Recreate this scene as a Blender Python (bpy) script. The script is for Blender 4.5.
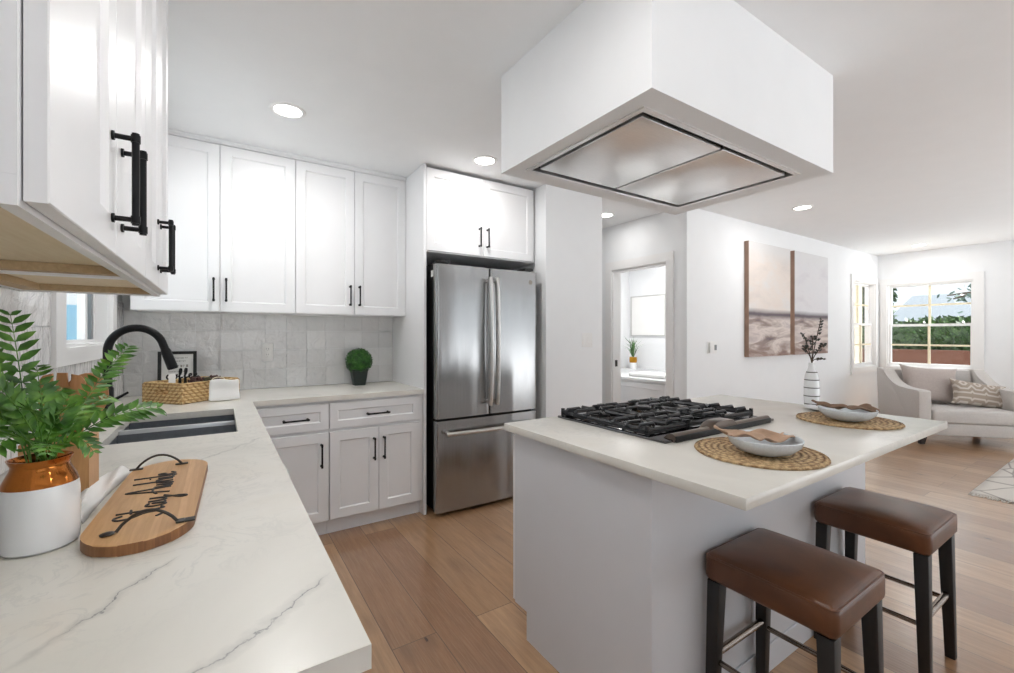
import bpy, bmesh, math, random
from mathutils import Vector, Matrix, Quaternion
random.seed(7)
C = bpy.context.scene.collection
SC = bpy.context.scene
PI = math.pi
for o in list(bpy.data.objects):
    bpy.data.objects.remove(o)

# ------------------------------------------------------------------ camera
cam_d = bpy.data.cameras.new('camera')
cam = bpy.data.objects.new('camera', cam_d)
C.objects.link(cam)
cam.location = (0, 0, 1.25)
cam.rotation_euler = (PI/2, 0, -0.5801)
cam_d.sensor_width = 36
cam_d.lens = 36*438.06/1014
cam_d.shift_y = -1.9/1014
cam_d.clip_start = 0.02
cam_d.clip_end = 200
SC.camera = cam

# ------------------------------------------------------------------ view, world, lamps
SC.view_settings.view_transform = 'Standard'
SC.view_settings.look = 'None'
SC.view_settings.gamma = 1
SC.view_settings.use_curve_mapping = False
SC.view_settings.exposure = 1.38
w = bpy.data.worlds.new('sky')
SC.world = w
w.use_nodes = True
bg = w.node_tree.nodes['Background']
bg.inputs[0].default_value = (0.88, 0.945, 1.0, 1)
bg.inputs[1].default_value = 0.5

def lamp(name, kind, loc, energy, color=(1, 1, 1), size=0.1, rot=(0, 0, 0), spread=None):
    d = bpy.data.lights.new(name, kind)
    d.energy = energy
    d.color = color
    if kind == 'AREA':
        d.shape = 'DISK'
        d.size = size
        if spread: d.spread = spread
    if kind == 'SUN': d.angle = size
    o = bpy.data.objects.new(name, d)
    C.objects.link(o)
    o.location = loc
    o.rotation_euler = rot
    return o
LIGHTS = [(0.302, 2.583, 'round recessed ceiling light nearest the upper cabinets on the back wall'),
          (1.515, 2.587, 'round recessed ceiling light above the refrigerator, beside the hood'),
          (3.213, 3.106, 'small recessed ceiling light in the hallway by the open doorway'),
          (4.562, 1.914, 'round recessed ceiling light in front of the pair of seascape canvases'),
          (7.766, 1.867, 'farthest recessed ceiling light, over the loveseat corner'),
          (0.45, 0.70, 'added fill ceiling light, out of view, over the aisle between left counter and island'),  # unseen lamp, added to brighten the left counter and floor
          (1.75, -0.75, 'added fill ceiling light, out of view, over the floor in front of the stools')]  # also unseen, added behind the camera as fill light
LAMP_W = [2.4, 1.8, 1.0, 1.5, 1.8, 2.3, 1.4]
for (x, y, _), e in zip(LIGHTS, LAMP_W):
    lamp('downlight_lamp', 'AREA', (x, y, 2.432), e, (1, 0.985, 0.97), 0.13)
lamp('downlight_lamp', 'AREA', (4.4, 3.5, 2.39), 7, (1, 0.99, 0.98), 0.2)     # added lamp without fixture, stands in for window light behind the doorway
lamp('sun', 'SUN', (20, -6, 19), 6.5, (1, 0.985, 0.965), 0.01, (math.radians(27), 0, math.radians(88)))

# ------------------------------------------------------------------ helpers
def lin(h):
    h = h.lstrip('#')
    out = []
    for i in (0, 2, 4):
        c = int(h[i:i+2], 16)/255
        out.append(c/12.92 if c <= 0.04045 else ((c+0.055)/1.055)**2.4)
    return (*out, 1)

class N:                                    # tiny node-tree writer
    def __init__(s, name):
        s.m = bpy.data.materials.new(name)
        s.m.use_nodes = True
        s.t = s.m.node_tree
        s.b = s.t.nodes['Principled BSDF']
        s.out = s.t.nodes['Material Output']
    def n(s, typ, ins=None, **props):
        nd = s.t.nodes.new(typ)
        for k, v in props.items(): setattr(nd, k, v)
        for k, v in (ins or {}).items(): s.put(nd.inputs[k], v)
        return nd
    def put(s, sock, v):
        if isinstance(v, bpy.types.NodeSocket): s.t.links.new(v, sock)
        elif isinstance(v, bpy.types.Node): s.t.links.new(v.outputs[0], sock)
        else: sock.default_value = v
    def set(s, **k):
        for a, v in k.items(): s.put(s.b.inputs[a.replace('_', ' ')], v)
        return s
    def math(s, op, a, b=0.0, c=0.0, clamp=False):
        nd = s.n('ShaderNodeMath', {0: a, 1: b, 2: c}, operation=op)
        nd.use_clamp = clamp
        return nd.outputs[0]
    def co(s, scale=(1, 1, 1), rot=(0, 0, 0), kind='Object'):
        tc = s.n('ShaderNodeTexCoord')
        mp = s.n('ShaderNodeMapping', {0: tc.outputs[kind], 'Scale': scale, 'Rotation': rot})
        return mp.outputs[0]
    def noise(s, vec, scale, detail=3, rough=0.5, dist=0.0):
        return s.n('ShaderNodeTexNoise', {'Vector': vec, 'Scale': scale, 'Detail': detail, 'Roughness': rough, 'Distortion': dist})
    def ramp(s, fac, stops, interp='LINEAR'):
        r = s.n('ShaderNodeValToRGB', {0: fac})
        r.color_ramp.interpolation = interp
        e = r.color_ramp.elements
        while len(e) < len(stops): e.new(0.5)
        for i, (p, c) in enumerate(stops):
            e[i].position = p
            e[i].color = c if isinstance(c, tuple) else (lin(c) if isinstance(c, str) else (c, c, c, 1))
        return r.outputs[0]
    def mix(s, fac, a, b, mode='MIX'):
        nd = s.n('ShaderNodeMix', data_type='RGBA', blend_type=mode)
        s.put(nd.inputs[0], fac)
        s.put(nd.inputs[6], a)
        s.put(nd.inputs[7], b)
        return nd.outputs[2]
    def bump(s, h, strength=0.3, dist=0.002):
        b = s.n('ShaderNodeBump', {'Height': h, 'Strength': strength, 'Distance': dist})
        s.put(s.b.inputs['Normal'], b.outputs[0])
        return s

def plain(name, col, rough=0.5, metal=0.0, var=0.04, scale=8.0, bump=0.0, bscale=60.0, bdist=0.002, **extra):
    m = N(name)
    v = m.co()
    c = lin(col)
    nz = m.noise(v, scale, 3)
    k = m.n('ShaderNodeMapRange', {0: nz.outputs[0], 1: 0.3, 2: 0.7, 3: 1-var, 4: 1+var*0.5})
    cc = m.mix(1.0, c, m.n('ShaderNodeCombineColor', {0: k.outputs[0], 1: k.outputs[0], 2: k.outputs[0]}).outputs[0], 'MULTIPLY')
    m.set(Base_Color=cc, Roughness=rough, Metallic=metal, **extra)
    if bump: m.bump(m.noise(v, bscale, 4).outputs[0], bump, bdist)
    return m.m

class MB:                                   # mesh builder: shapes collect into ONE mesh object
    def __init__(s): s.bm = bmesh.new()
    def box(s, x0, x1, y0, y1, z0, z1, bev=0.0, seg=2):
        v = [s.bm.verts.new(p) for p in ((x0,y0,z0),(x1,y0,z0),(x1,y1,z0),(x0,y1,z0),(x0,y0,z1),(x1,y0,z1),(x1,y1,z1),(x0,y1,z1))]
        f = [s.bm.faces.new([v[i] for i in q]) for q in ((3,2,1,0),(4,5,6,7),(0,1,5,4),(1,2,6,5),(2,3,7,6),(3,0,4,7))]
        if bev:
            es = list({e for q in f for e in q.edges})
            bmesh.ops.bevel(s.bm, geom=es, offset=bev, segments=seg, affect='EDGES', profile=0.5)
        return s
    def tube(s, pts, r, n=12, caps=True, closed=False, sx=1.0):
        pts = [Vector(p) for p in pts]
        m = len(pts)
        rr = r if isinstance(r, (list, tuple)) else [r]*m
        T = []
        for i in range(m):
            a = pts[(i-1) % m] if (i > 0 or closed) else pts[0]
            b = pts[(i+1) % m] if (i < m-1 or closed) else pts[-1]
            T.append((b-a).normalized())
        up = Vector((0, 0, 1)) if abs(T[0].z) < 0.9 else Vector((1, 0, 0))
        u = T[0].cross(up).normalized()
        rings = []
        for i in range(m):
            if i:
                q = T[i-1].rotation_difference(T[i])
                u = (q @ u).normalized()
            vv = T[i].cross(u)
            rings.append([s.bm.verts.new(pts[i] + (u*math.cos(2*PI*k/n)*sx + vv*math.sin(2*PI*k/n))*rr[i]) for k in range(n)])
        for i in range(m if closed else m-1):
            A, B = rings[i], rings[(i+1) % m]
            for k in range(n):
                s.bm.faces.new((A[k], A[(k+1) % n], B[(k+1) % n], B[k]))
        if caps and not closed:
            s.bm.faces.new(list(reversed(rings[0])))
            s.bm.faces.new(rings[-1])
        return s
    def cyl(s, p0, p1, r0, r1=None, n=20):
        return s.tube([p0, p1], [r0, r0 if r1 is None else r1], n)
    def lathe(s, cx, cy, prof, n=40, cap0=True, cap1=True):
        rings = []
        for r, z in prof:
            rings.append([s.bm.verts.new((cx+r*math.cos(2*PI*k/n), cy+r*math.sin(2*PI*k/n), z)) for k in range(n)])
        for A, B in zip(rings, rings[1:]):
            for k in range(n): s.bm.faces.new((A[k], A[(k+1) % n], B[(k+1) % n], B[k]))
        if cap0: s.bm.faces.new(list(reversed(rings[0])))
        if cap1: s.bm.faces.new(rings[-1])
        return s
    def prism(s, poly, f, h0, h1, bev=0.0):
        a = [s.bm.verts.new(f(u, v, h0)) for u, v in poly]
        b = [s.bm.verts.new(f(u, v, h1)) for u, v in poly]
        fs = [s.bm.faces.new(list(reversed(a))), s.bm.faces.new(b)]
        n = len(poly)
        for i in range(n): s.bm.faces.new((a[i], a[(i+1) % n], b[(i+1) % n], b[i]))
        if bev:
            bmesh.ops.bevel(s.bm, geom=list(set(fs[0].edges) | set(fs[1].edges)), offset=bev, segments=2, affect='EDGES', profile=0.5)
        return s
    def cells(s, xs, ys, inc, f, h0, h1):
        top, bot = {}, {}
        def V(d, i, j, h):
            if (i, j) not in d: d[(i, j)] = s.bm.verts.new(f(xs[i], ys[j], h))
            return d[(i, j)]
        X, Y = len(xs)-1, len(ys)-1
        on = lambda i, j: 0 <= i < X and 0 <= j < Y and inc((xs[i]+xs[i+1])/2, (ys[j]+ys[j+1])/2)
        for i in range(X):
            for j in range(Y):
                if not on(i, j): continue
                q = ((i, j), (i+1, j), (i+1, j+1), (i, j+1))
                s.bm.faces.new([V(top, a, b, h1) for a, b in q])
                s.bm.faces.new([V(bot, a, b, h0) for a, b in reversed(q)])
                for (a, b), (di, dj) in zip(((q[0], q[1]), (q[1], q[2]), (q[2], q[3]), (q[3], q[0])), ((0,-1),(1,0),(0,1),(-1,0))):
                    if not on(i+di, j+dj):
                        s.bm.faces.new((V(top, *a, h1), V(bot, *a, h0), V(bot, *b, h0), V(top, *b, h1)))
        return s
    def grid(s, f, nu, nv, closed_u=False):
        g = [[s.bm.verts.new(f(i/nu, j/nv)) for j in range(nv+1)] for i in range(nu if closed_u else nu+1)]
        for i in range(nu):
            for j in range(nv):
                a, b = g[i], g[(i+1) % len(g)]
                s.bm.faces.new((a[j], b[j], b[j+1], a[j+1]))
        return s
    def face(s, pts):
        s.bm.faces.new([s.bm.verts.new(p) for p in pts])
        return s
    def xf(s, M):
        bmesh.ops.transform(s.bm, matrix=M, verts=s.bm.verts)
        return s
    def build(s, name, mat, parent=None, loc=None, local=False, sharp=38, flat=False, normals=True):
        bm = s.bm
        if normals: bmesh.ops.recalc_face_normals(bm, faces=bm.faces)
        off = Vector((0, 0, 0))
        if parent is not None and not local:
            p = parent
            while p is not None:
                off += p.location
                p = p.parent
        elif loc is not None:
            off = Vector(loc)
        if off.length: bmesh.ops.translate(bm, vec=-off, verts=bm.verts)
        if not flat:
            for f in bm.faces: f.smooth = True
            for e in bm.edges:
                if len(e.link_faces) == 2 and e.calc_face_angle(0) > math.radians(sharp): e.smooth = False
        me = bpy.data.meshes.new(name)
        bm.to_mesh(me)
        bm.free()
        me.materials.append(mat)
        o = bpy.data.objects.new(name, me)
        C.objects.link(o)
        if parent is not None: o.parent = parent
        elif loc is not None: o.location = loc
        return o

def tag(o, label, cat, group=None, kind=None):
    o['label'] = label
    o['category'] = cat
    if group: o['group'] = group
    if kind: o['kind'] = kind
    return o
def thing(name, label, cat, loc=(0, 0, 0), rz=0, group=None):
    o = bpy.data.objects.new(name, None)
    o.empty_display_size = 0.05
    C.objects.link(o)
    o.location = loc
    o.rotation_euler = (0, 0, rz)
    return tag(o, label, cat, group)
def struct(o):
    o['kind'] = 'structure'
    return o
def dup(root, loc, label, rz=None):
    r = root.copy()
    C.objects.link(r)
    r.location = loc
    if rz is not None: r.rotation_euler = (0, 0, rz)
    r['label'] = label
    for ch in list(root.children):
        c = ch.copy()
        C.objects.link(c)
        c.parent = r
        for g in list(ch.children):
            d = g.copy()
            C.objects.link(d)
            d.parent = c
    return r
def catmull(pts, k=6):
    pts = [Vector(p) for p in pts]
    P = [pts[0]] + pts + [pts[-1]]
    out = []
    for i in range(1, len(P)-2):
        a, b, c, d = P[i-1:i+3]
        for j in range(k):
            t = j/k
            out.append(0.5*((2*b)+(c-a)*t+(2*a-5*b+4*c-d)*t*t+(3*b-a-3*c+d)*t**3))
    out.append(P[-2])
    return out
XYZ = lambda u, v, h: (u, v, h)
Z = Vector((0, 0, 1))

# ------------------------------------------------------------------ materials
M = {}
M['wall'] = plain('wall_paint', '#f0f1f2', 0.7, var=0.01, bump=0.05, bscale=160)
M['ceil'] = plain('ceiling_paint', '#f5f6f7', 0.8, var=0.01, bump=0.06, bscale=120)
M['trim'] = plain('trim_paint', '#f0efee', 0.4, var=0.01)
M['cab'] = plain('cabinet_white', '#f0f0f1', 0.36, var=0.01)
M['island'] = plain('island_white', '#dddee2', 0.4, var=0.01)
M['black'] = plain('matte_black_metal', '#1b1b1d', 0.38, 0.6, var=0.05)
M['black_plastic'] = plain('black_plastic', '#141414', 0.5, var=0.05)
M['white_plastic'] = plain('white_plastic', '#efeeec', 0.35, var=0.01)
M['grey_plastic'] = plain('grey_screen', '#7c8184', 0.3, var=0.03)
M['iron'] = plain('cast_iron', '#2b2c2f', 0.32, 0.3, var=0.1, bump=0.2, bscale=400)
M['dark_cap'] = plain('burner_cap', '#161617', 0.35, var=0.05)
M['bronze'] = plain('bronze_metal', '#6b5f57', 0.3, 0.8, var=0.08)
M['bar_metal'] = plain('dark_nickel', '#8f847b', 0.25, 1.0, var=0.05)
M['pewter'] = plain('pewter', '#4a4744', 0.4, 0.8, var=0.1)
M['copper'] = plain('copper_glaze', '#b06a2e', 0.13, 0.9, var=0.2, scale=14)
M['white_glaze'] = plain('white_glaze', '#f1f2f3', 0.18, var=0.02)
M['bowl'] = plain('speckled_glaze', '#dfe5e9', 0.25, var=0.05, scale=120)
M['stem'] = plain('fern_stem', '#4d7a2a', 0.5, var=0.15)
M['dark_leaf'] = plain('dark_leaf', '#3b4038', 0.55, var=0.25, scale=30)
M['wire'] = plain('dark_text', '#2c2826', 0.5, var=0.05)
M['cloth'] = plain('white_cloth', '#f3f2f0', 0.9, var=0.03, bump=0.4, bscale=250)
M['paper'] = plain('white_paper', '#f2f1ee', 0.7, var=0.01)
M['ink'] = plain('grey_ink', '#a29e98', 0.8, var=0.05)
M['pot'] = plain('dark_pot', '#1f2a26', 0.45, var=0.1)
M['leg_black'] = plain('black_wood', '#1d1b1a', 0.45, var=0.2, scale=40)
M['dark_wood'] = plain('espresso_wood', '#2b1a14', 0.4, var=0.1)
M['linen'] = plain('loveseat_linen', '#ccc6c1', 0.9, var=0.05, scale=60, bump=0.35, bscale=500, Sheen_Weight=0.2)
M['linen2'] = plain('pillow_linen', '#b9aca5', 0.9, var=0.06, scale=50, bump=0.4, bscale=400, Sheen_Weight=0.2)
M['gold'] = plain('gold_pot', '#c08a2c', 0.3, 0.9, var=0.1)
M['napkin'] = plain('tan_napkin', '#bf9f86', 0.9, var=0.2, scale=25, bump=0.4, bscale=200)
M['napkin_brown'] = plain('brown_napkin', '#8a705c', 0.9, var=0.3, scale=30, bump=0.4, bscale=200)
M['grey_frame'] = plain('pale_grey_frame', '#c9c8c5', 0.5)
M['pod'] = plain('red_brown_pod', '#43221e', 0.45, var=0.3, scale=40)
M['pod_green'] = plain('moss_pod', '#3f3a1d', 0.6, var=0.3, scale=40)
M['bark'] = plain('bark', '#4c4034', 0.9, var=0.2, scale=10)
M['roof'] = plain('roof_shingle', '#4d565f', 0.8, var=0.15, scale=20)
M['house'] = plain('outside_stucco', '#a99e94', 0.8, var=0.08)
M['post'] = plain('cream_post', '#e8dcc0', 0.7, var=0.05)
M['soil'] = plain('pale_paving', '#d9dcdf', 0.9, var=0.15, scale=3)  # outside ground made near-white to bounce sunlight onto the ceiling
M['sink'] = plain('dark_sink_composite', '#70757b', 0.35, 0.25, var=0.1, scale=60)
M['sink_edge'] = plain('sink_divider', '#c9ccd0', 0.3, 0.6, var=0.03)
M['blue_wall'] = plain('blue_outside_wall', '#6fa6bf', 0.7, var=0.15, scale=7)
M['drain'] = plain('drain_steel', '#8a8d90', 0.25, 1.0, var=0.05)

def m_emit(name, col, s):
    m = N(name)
    m.set(Base_Color=(0.9, 0.9, 0.9, 1), Emission_Color=col, Emission_Strength=s)
    return m.m
M['lens'] = m_emit('lamp_lens', (1, 0.97, 0.92, 1), 4.0)

def m_steel(name, col, rough=0.3, stretch=(60, 60, 0.6), b=0.03):
    m = N(name)
    v = m.co(stretch)
    nz = m.noise(v, 6, 3)
    m.set(Base_Color=m.ramp(nz.outputs[0], [(0.3, tuple(x*0.93 for x in lin(col)[:3])+(1,)), (0.7, lin(col))]),
          Metallic=1.0, Roughness=m.n('ShaderNodeMapRange', {0: nz.outputs[0], 3: rough-0.05, 4: rough+0.06}).outputs[0])
    return m.m
def m_fridge():
    m = N('brushed_steel')
    nz = m.noise(m.co((60, 60, 0.5)), 6, 3)
    wv = m.noise(m.co((3.6, 3.6, 0.22)), 1.8, 1, 0.4, 0.2)
    m.set(Base_Color=m.ramp(nz.outputs[0], [(0.3, '#9c9c9c'), (0.7, '#a6a6a6')]), Metallic=1.0, Roughness=0.21)
    m.bump(wv.outputs[0], 0.5, 0.035)
    return m.m
M['steel'] = m_fridge()
M['steel_handle'] = m_steel('handle_steel', '#dcdbd9', 0.32)
M['hood_steel'] = m_steel('hood_steel', '#f3f2f1', 0.30, (3, 40, 3))
M['tray_steel'] = m_steel('cooktop_steel', '#8c8b8a', 0.16, (4, 60, 4))
M['tray_dark'] = plain('cooktop_dark_steel', '#77777a', 0.14, 1.0, var=0.02)

def m_glass():
    m = N('window_glass')
    tr = m.n('ShaderNodeBsdfTransparent', {0: (0.96, 0.98, 0.98, 1)})
    gl = m.n('ShaderNodeBsdfGlossy', {'Roughness': 0.02})
    lw = m.n('ShaderNodeLayerWeight', {0: 0.5})
    fr = m.math('ADD', 0.02, m.math('MULTIPLY', m.math('POWER', lw.outputs['Facing'], 5.0), 0.5))
    mx = m.n('ShaderNodeMixShader', {0: fr, 1: tr.outputs[0], 2: gl.outputs[0]})
    m.t.links.new(mx.outputs[0], m.out.inputs[0])
    return m.m
M['glass'] = m_glass()

def m_floor():
    m = N('oak_planks')
    tc = m.n('ShaderNodeTexCoord')
    sep = m.n('ShaderNodeSeparateXYZ', {0: tc.outputs['Object']})
    vec = m.n('ShaderNodeCombineXYZ', {0: sep.outputs[1], 1: sep.outputs[0], 2: 0.0})
    br = m.n('ShaderNodeTexBrick', {'Vector': vec.outputs[0], 'Color1': (0, 0, 0, 1), 'Color2': (1, 1, 1, 1), 'Mortar': (0.5, 0.5, 0.5, 1),
             'Scale': 1.0, 'Mortar Size': 0.0018, 'Mortar Smooth': 0.1, 'Bias': 0.0, 'Brick Width': 1.7, 'Row Height': 0.19}, offset=0.37)
    rnd = m.n('ShaderNodeSeparateColor', {0: br.outputs[0]}).outputs[0]
    shift = m.n('ShaderNodeCombineXYZ', {0: m.math('MULTIPLY', rnd, 7.0), 1: m.math('MULTIPLY', rnd, 31.0), 2: 0.0})
    gv = m.n('ShaderNodeVectorMath', {0: vec.outputs[0], 1: shift.outputs[0]}, operation='ADD')
    g1 = m.noise(m.n('ShaderNodeMapping', {0: gv.outputs[0], 'Scale': (1.6, 16, 1)}).outputs[0], 2.2, 6, 0.62, 0.6)
    g2 = m.noise(m.n('ShaderNodeMapping', {0: gv.outputs[0], 'Scale': (4, 90, 1)}).outputs[0], 2.0, 4, 0.6)
    base = m.ramp(rnd, [(0.0, '#93694a'), (0.3, '#b48a62'), (0.55, '#c79f77'), (0.8, '#a67d57'), (1.0, '#be9369')])
    c = m.mix(m.n('ShaderNodeMapRange', {0: g1.outputs[0], 1: 0.35, 2: 0.7, 3: 0.0, 4: 0.5}).outputs[0], base, lin('#7b573b'))
    c = m.mix(m.n('ShaderNodeMapRange', {0: g2.outputs[0], 1: 0.45, 2: 0.75, 3: 0.0, 4: 0.3}).outputs[0], c, lin('#c2a283'))
    vo = m.n('ShaderNodeTexVoronoi', {'Vector': m.n('ShaderNodeMapping', {0: gv.outputs[0], 'Scale': (1.9, 4.6, 1)}).outputs[0], 'Scale': 1.35})
    kn = m.math('MULTIPLY', m.math('LESS_THAN', m.math('ADD', vo.outputs['Distance'], m.math('MULTIPLY', g2.outputs[0], 0.08)), 0.095), 0.8)
    kr = m.n('ShaderNodeMapRange', {0: vo.outputs['Distance'], 1: 0.05, 2: 0.30, 3: 0.45, 4: 0.0}).outputs[0]
    c = m.mix(kr, c, lin('#6e4f38'))
    c = m.mix(kn, c, lin('#3d2a1e'))
    c = m.mix(m.math('MULTIPLY', br.outputs[1], 0.8), c, lin('#4d3a2c'))
    m.set(Base_Color=c, Roughness=m.n('ShaderNodeMapRange', {0: g1.outputs[0], 3: 0.26, 4: 0.42}).outputs[0], Coat_Weight=1.0, Coat_Roughness=0.22, Coat_IOR=1.6)
    m.bump(m.math('SUBTRACT', m.math('MULTIPLY', g2.outputs[0], 0.2), br.outputs[1]), 0.25, 0.0015)
    return m.m
M['floor'] = m_floor()

def m_quartz(name, veins, rough=0.26):
    m = N(name)
    v = m.co()
    big = m.noise(v, 2.2, 5, 0.55, 0.8)
    fine = m.noise(v, 9.0, 6, 0.65, 1.2)
    c = m.ramp(big.outputs[0], [(0.3, '#dcd9d1'), (0.55, '#e6e3db'), (0.75, '#e1dcd1')])
    f = m.math('ABSOLUTE', m.math('SUBTRACT', fine.outputs[0], 0.5))
    soft = m.n('ShaderNodeMapRange', {0: f, 1: 0.0, 2: 0.035, 3: 0.22, 4: 0.0}).outputs[0]
    patch = m.n('ShaderNodeMapRange', {0: m.noise(v, 1.7, 2).outputs[0], 1: 0.45, 2: 0.62, 3: 0.0, 4: 1.0}).outputs[0]
    c = m.mix(m.math('MULTIPLY', soft, patch), c, lin('#aeb0b0'))
    sep = m.n('ShaderNodeSeparateXYZ', {0: v})
    wob = m.noise(v, 14, 5, 0.6)
    wob2 = m.noise(v, 4.5, 3, 0.5)
    for (x0, y0), (x1, y1), wd in veins:
        L = math.hypot(x1-x0, y1-y0)
        dx, dy = (x1-x0)/L, (y1-y0)/L
        along = m.math('ADD', m.math('MULTIPLY', sep.outputs[0], dx), m.math('MULTIPLY', sep.outputs[1], dy))
        along = m.math('SUBTRACT', along, x0*dx+y0*dy)
        perp = m.math('ADD', m.math('MULTIPLY', sep.outputs[0], -dy), m.math('MULTIPLY', sep.outputs[1], dx))
        perp = m.math('SUBTRACT', perp, -x0*dy+y0*dx)
        perp = m.math('ADD', perp, m.math('MULTIPLY', m.math('SUBTRACT', wob.outputs[0], 0.5), 0.07))
        perp = m.math('ADD', perp, m.math('MULTIPLY', m.math('SUBTRACT', wob2.outputs[0], 0.5), 0.08))
        line = m.n('ShaderNodeMapRange', {0: m.math('ABSOLUTE', perp), 1: 0.0, 2: wd, 3: 1.0, 4: 0.0}).outputs[0]
        halo = m.n('ShaderNodeMapRange', {0: m.math('ABSOLUTE', perp), 1: 0.0, 2: wd*6, 3: 0.25, 4: 0.0}).outputs[0]
        e0 = m.n('ShaderNodeMapRange', {0: along, 1: 0.0, 2: L*0.15, 3: 0.0, 4: 1.0}).outputs[0]
        e1 = m.n('ShaderNodeMapRange', {0: along, 1: L*0.85, 2: L, 3: 1.0, 4: 0.0}).outputs[0]
        gap = m.n('ShaderNodeMapRange', {0: fine.outputs[0], 1: 0.35, 2: 0.6, 3: 0.25, 4: 0.9}).outputs[0]
        k = m.math('MULTIPLY', m.math('MULTIPLY', e0, e1), m.math('MAXIMUM', m.math('MULTIPLY', line, gap), halo))
        c = m.mix(k, c, lin('#7d7f80'))
    m.set(Base_Color=c, Roughness=rough)
    return m.m
M['quartz'] = m_quartz('veined_quartz', [((-0.05, 0.56), (0.15, 0.74), 0.0028), ((-0.2, 0.70), (-0.06, 0.94), 0.0022), ((-0.12, 1.5), (0.15, 1.86), 0.0015),
                                          ((0.55, 2.9), (0.25, 3.1), 0.002)])
M['quartz_island'] = m_quartz('island_quartz', [((3.2, 0.9), (3.5, 1.3), 0.0010)], 0.26)

def m_tile():
    m = N('zellige_glaze')
    v = m.co()
    at = m.n('ShaderNodeAttribute', attribute_name='tone')
    nz = m.noise(v, 9, 4, 0.55, 0.5)
    c = m.ramp(m.math('ADD', m.math('MULTIPLY', at.outputs['Fac'], 0.7), m.math('MULTIPLY', nz.outputs[0], 0.3)),
               [(0.1, '#dedddc'), (0.5, '#e6e5e4'), (0.9, '#eeedec')])
    m.set(Base_Color=c, Roughness=0.07, Specular_IOR_Level=0.8)
    m.bump(m.noise(v, 17, 3, 0.5, 0.6).outputs[0], 0.8, 0.010)
    return m.m
M['tile'] = m_tile()
M['grout'] = plain('grout', '#cfcdc9', 0.9, var=0.03)

def m_wood(name, c0, c1, axis_scale, scale=1.0, rough=0.45, stripes=None):
    m = N(name)
    v = m.co(axis_scale)
    g = m.noise(v, 3.0*scale, 6, 0.6, 0.5)
    c = m.ramp(g.outputs[0], [(0.3, c0), (0.7, c1)])
    if stripes:
        ax, per, col = stripes
        sep = m.n('ShaderNodeSeparateXYZ', {0: m.co()})
        cell = m.math('FLOOR', m.math('DIVIDE', sep.outputs[ax], per))
        wn = m.n('ShaderNodeTexWhiteNoise', {'W': cell}, noise_dimensions='1D')
        c = m.mix(m.math('MULTIPLY', wn.outputs[0], 0.55), c, lin(col))
    m.set(Base_Color=c, Roughness=rough)
    return m.m
M['bamboo'] = m_wood('bamboo', '#c89a69', '#dcb27e', (40, 3, 40), 1, 0.4, (0, 0.012, '#b5834f'))
M['bamboo_end'] = m_wood('bamboo_dark', '#8a5c37', '#a8754a', (60, 60, 4), 1, 0.5, (0, 0.011, '#5f3b22'))
M['bamboo_up'] = m_wood('bamboo_upright', '#bd8a58', '#d3a36e', (40, 40, 3), 1, 0.4)
M['spoon_wood'] = m_wood('utensil_wood', '#a87447', '#bf8b5c', (40, 40, 4), 1, 0.5)
M['ply'] = m_wood('raw_plywood', '#e6d3b2', '#efdfc2', (30, 2.5, 30), 1, 0.6)
M['ply_dark'] = m_wood('raw_rail', '#b39a76', '#c7ae88', (30, 3, 30), 1, 0.6)

def m_leather():
    m = N('brown_leather')
    v = m.co()
    nz = m.noise(v, 5, 5, 0.6, 0.4)
    fine = m.n('ShaderNodeTexVoronoi', {'Vector': v, 'Scale': 260.0})
    m.set(Base_Color=m.ramp(nz.outputs[0], [(0.3, '#4a2c1a'), (0.55, '#633c23'), (0.75, '#7a4c2d')]), Roughness=0.36, Specular_IOR_Level=0.55)
    m.bump(fine.outputs[0], 0.12, 0.001)
    return m.m
M['leather'] = m_leather()

def m_woven(name, c0, c1, c2, kind, s=1.0):
    m = N(name)
    v = m.co()
    if kind == 'round':
        sep = m.n('ShaderNodeSeparateXYZ', {0: v})
        r = m.math('SQRT', m.math('ADD', m.math('POWER', sep.outputs[0], 2.0), m.math('POWER', sep.outputs[1], 2.0)))
        an = m.math('ARCTAN2', sep.outputs[1], sep.outputs[0])
        ring = m.math('FRACT', m.math('MULTIPLY', r, 52.0))
        cell = m.math('ADD', m.math('FLOOR', m.math('MULTIPLY', r, 52.0)), 0.0)
        st = m.math('SINE', m.math('ADD', m.math('MULTIPLY', an, 36.0), m.math('MULTIPLY', cell, 2.3)))
        h = m.math('ADD', m.math('SINE', m.math('MULTIPLY', ring, PI)), m.math('MULTIPLY', st, 0.22))
    else:
        sep = m.n('ShaderNodeSeparateXYZ', {0: v})
        row = m.math('DIVIDE', sep.outputs[2], 0.0175)
        u = m.math('ADD', m.math('ADD', sep.outputs[0], sep.outputs[1]), m.math('MULTIPLY', m.math('FLOOR', row), 0.017))
        h = m.math('MULTIPLY', m.math('ABSOLUTE', m.math('SINE', m.math('MULTIPLY', row, PI))), m.math('ABSOLUTE', m.math('SINE', m.math('ADD', m.math('MULTIPLY', u, 95.0), m.math('MULTIPLY', m.math('FRACT', row), 2.0)))))
        h = m.math('MULTIPLY', h, 1.6)
    nz = m.noise(v, 75, 4, 0.7)
    f = m.math('ADD', m.math('MULTIPLY', h, 0.22), m.math('MULTIPLY', nz.outputs[0], 0.75))
    m.set(Base_Color=m.ramp(f, [(0.24, c0), (0.45, c1), (0.66, c2)]), Roughness=0.75)
    m.bump(h, 0.8, 0.004)
    return m.m
M['seagrass'] = m_woven('seagrass_mat', '#3b2b1c', '#9a7853', '#dabd90', 'round')
M['basket'] = m_woven('seagrass_basket', '#6b4a28', '#c39a63', '#e3c592', 'box')

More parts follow.
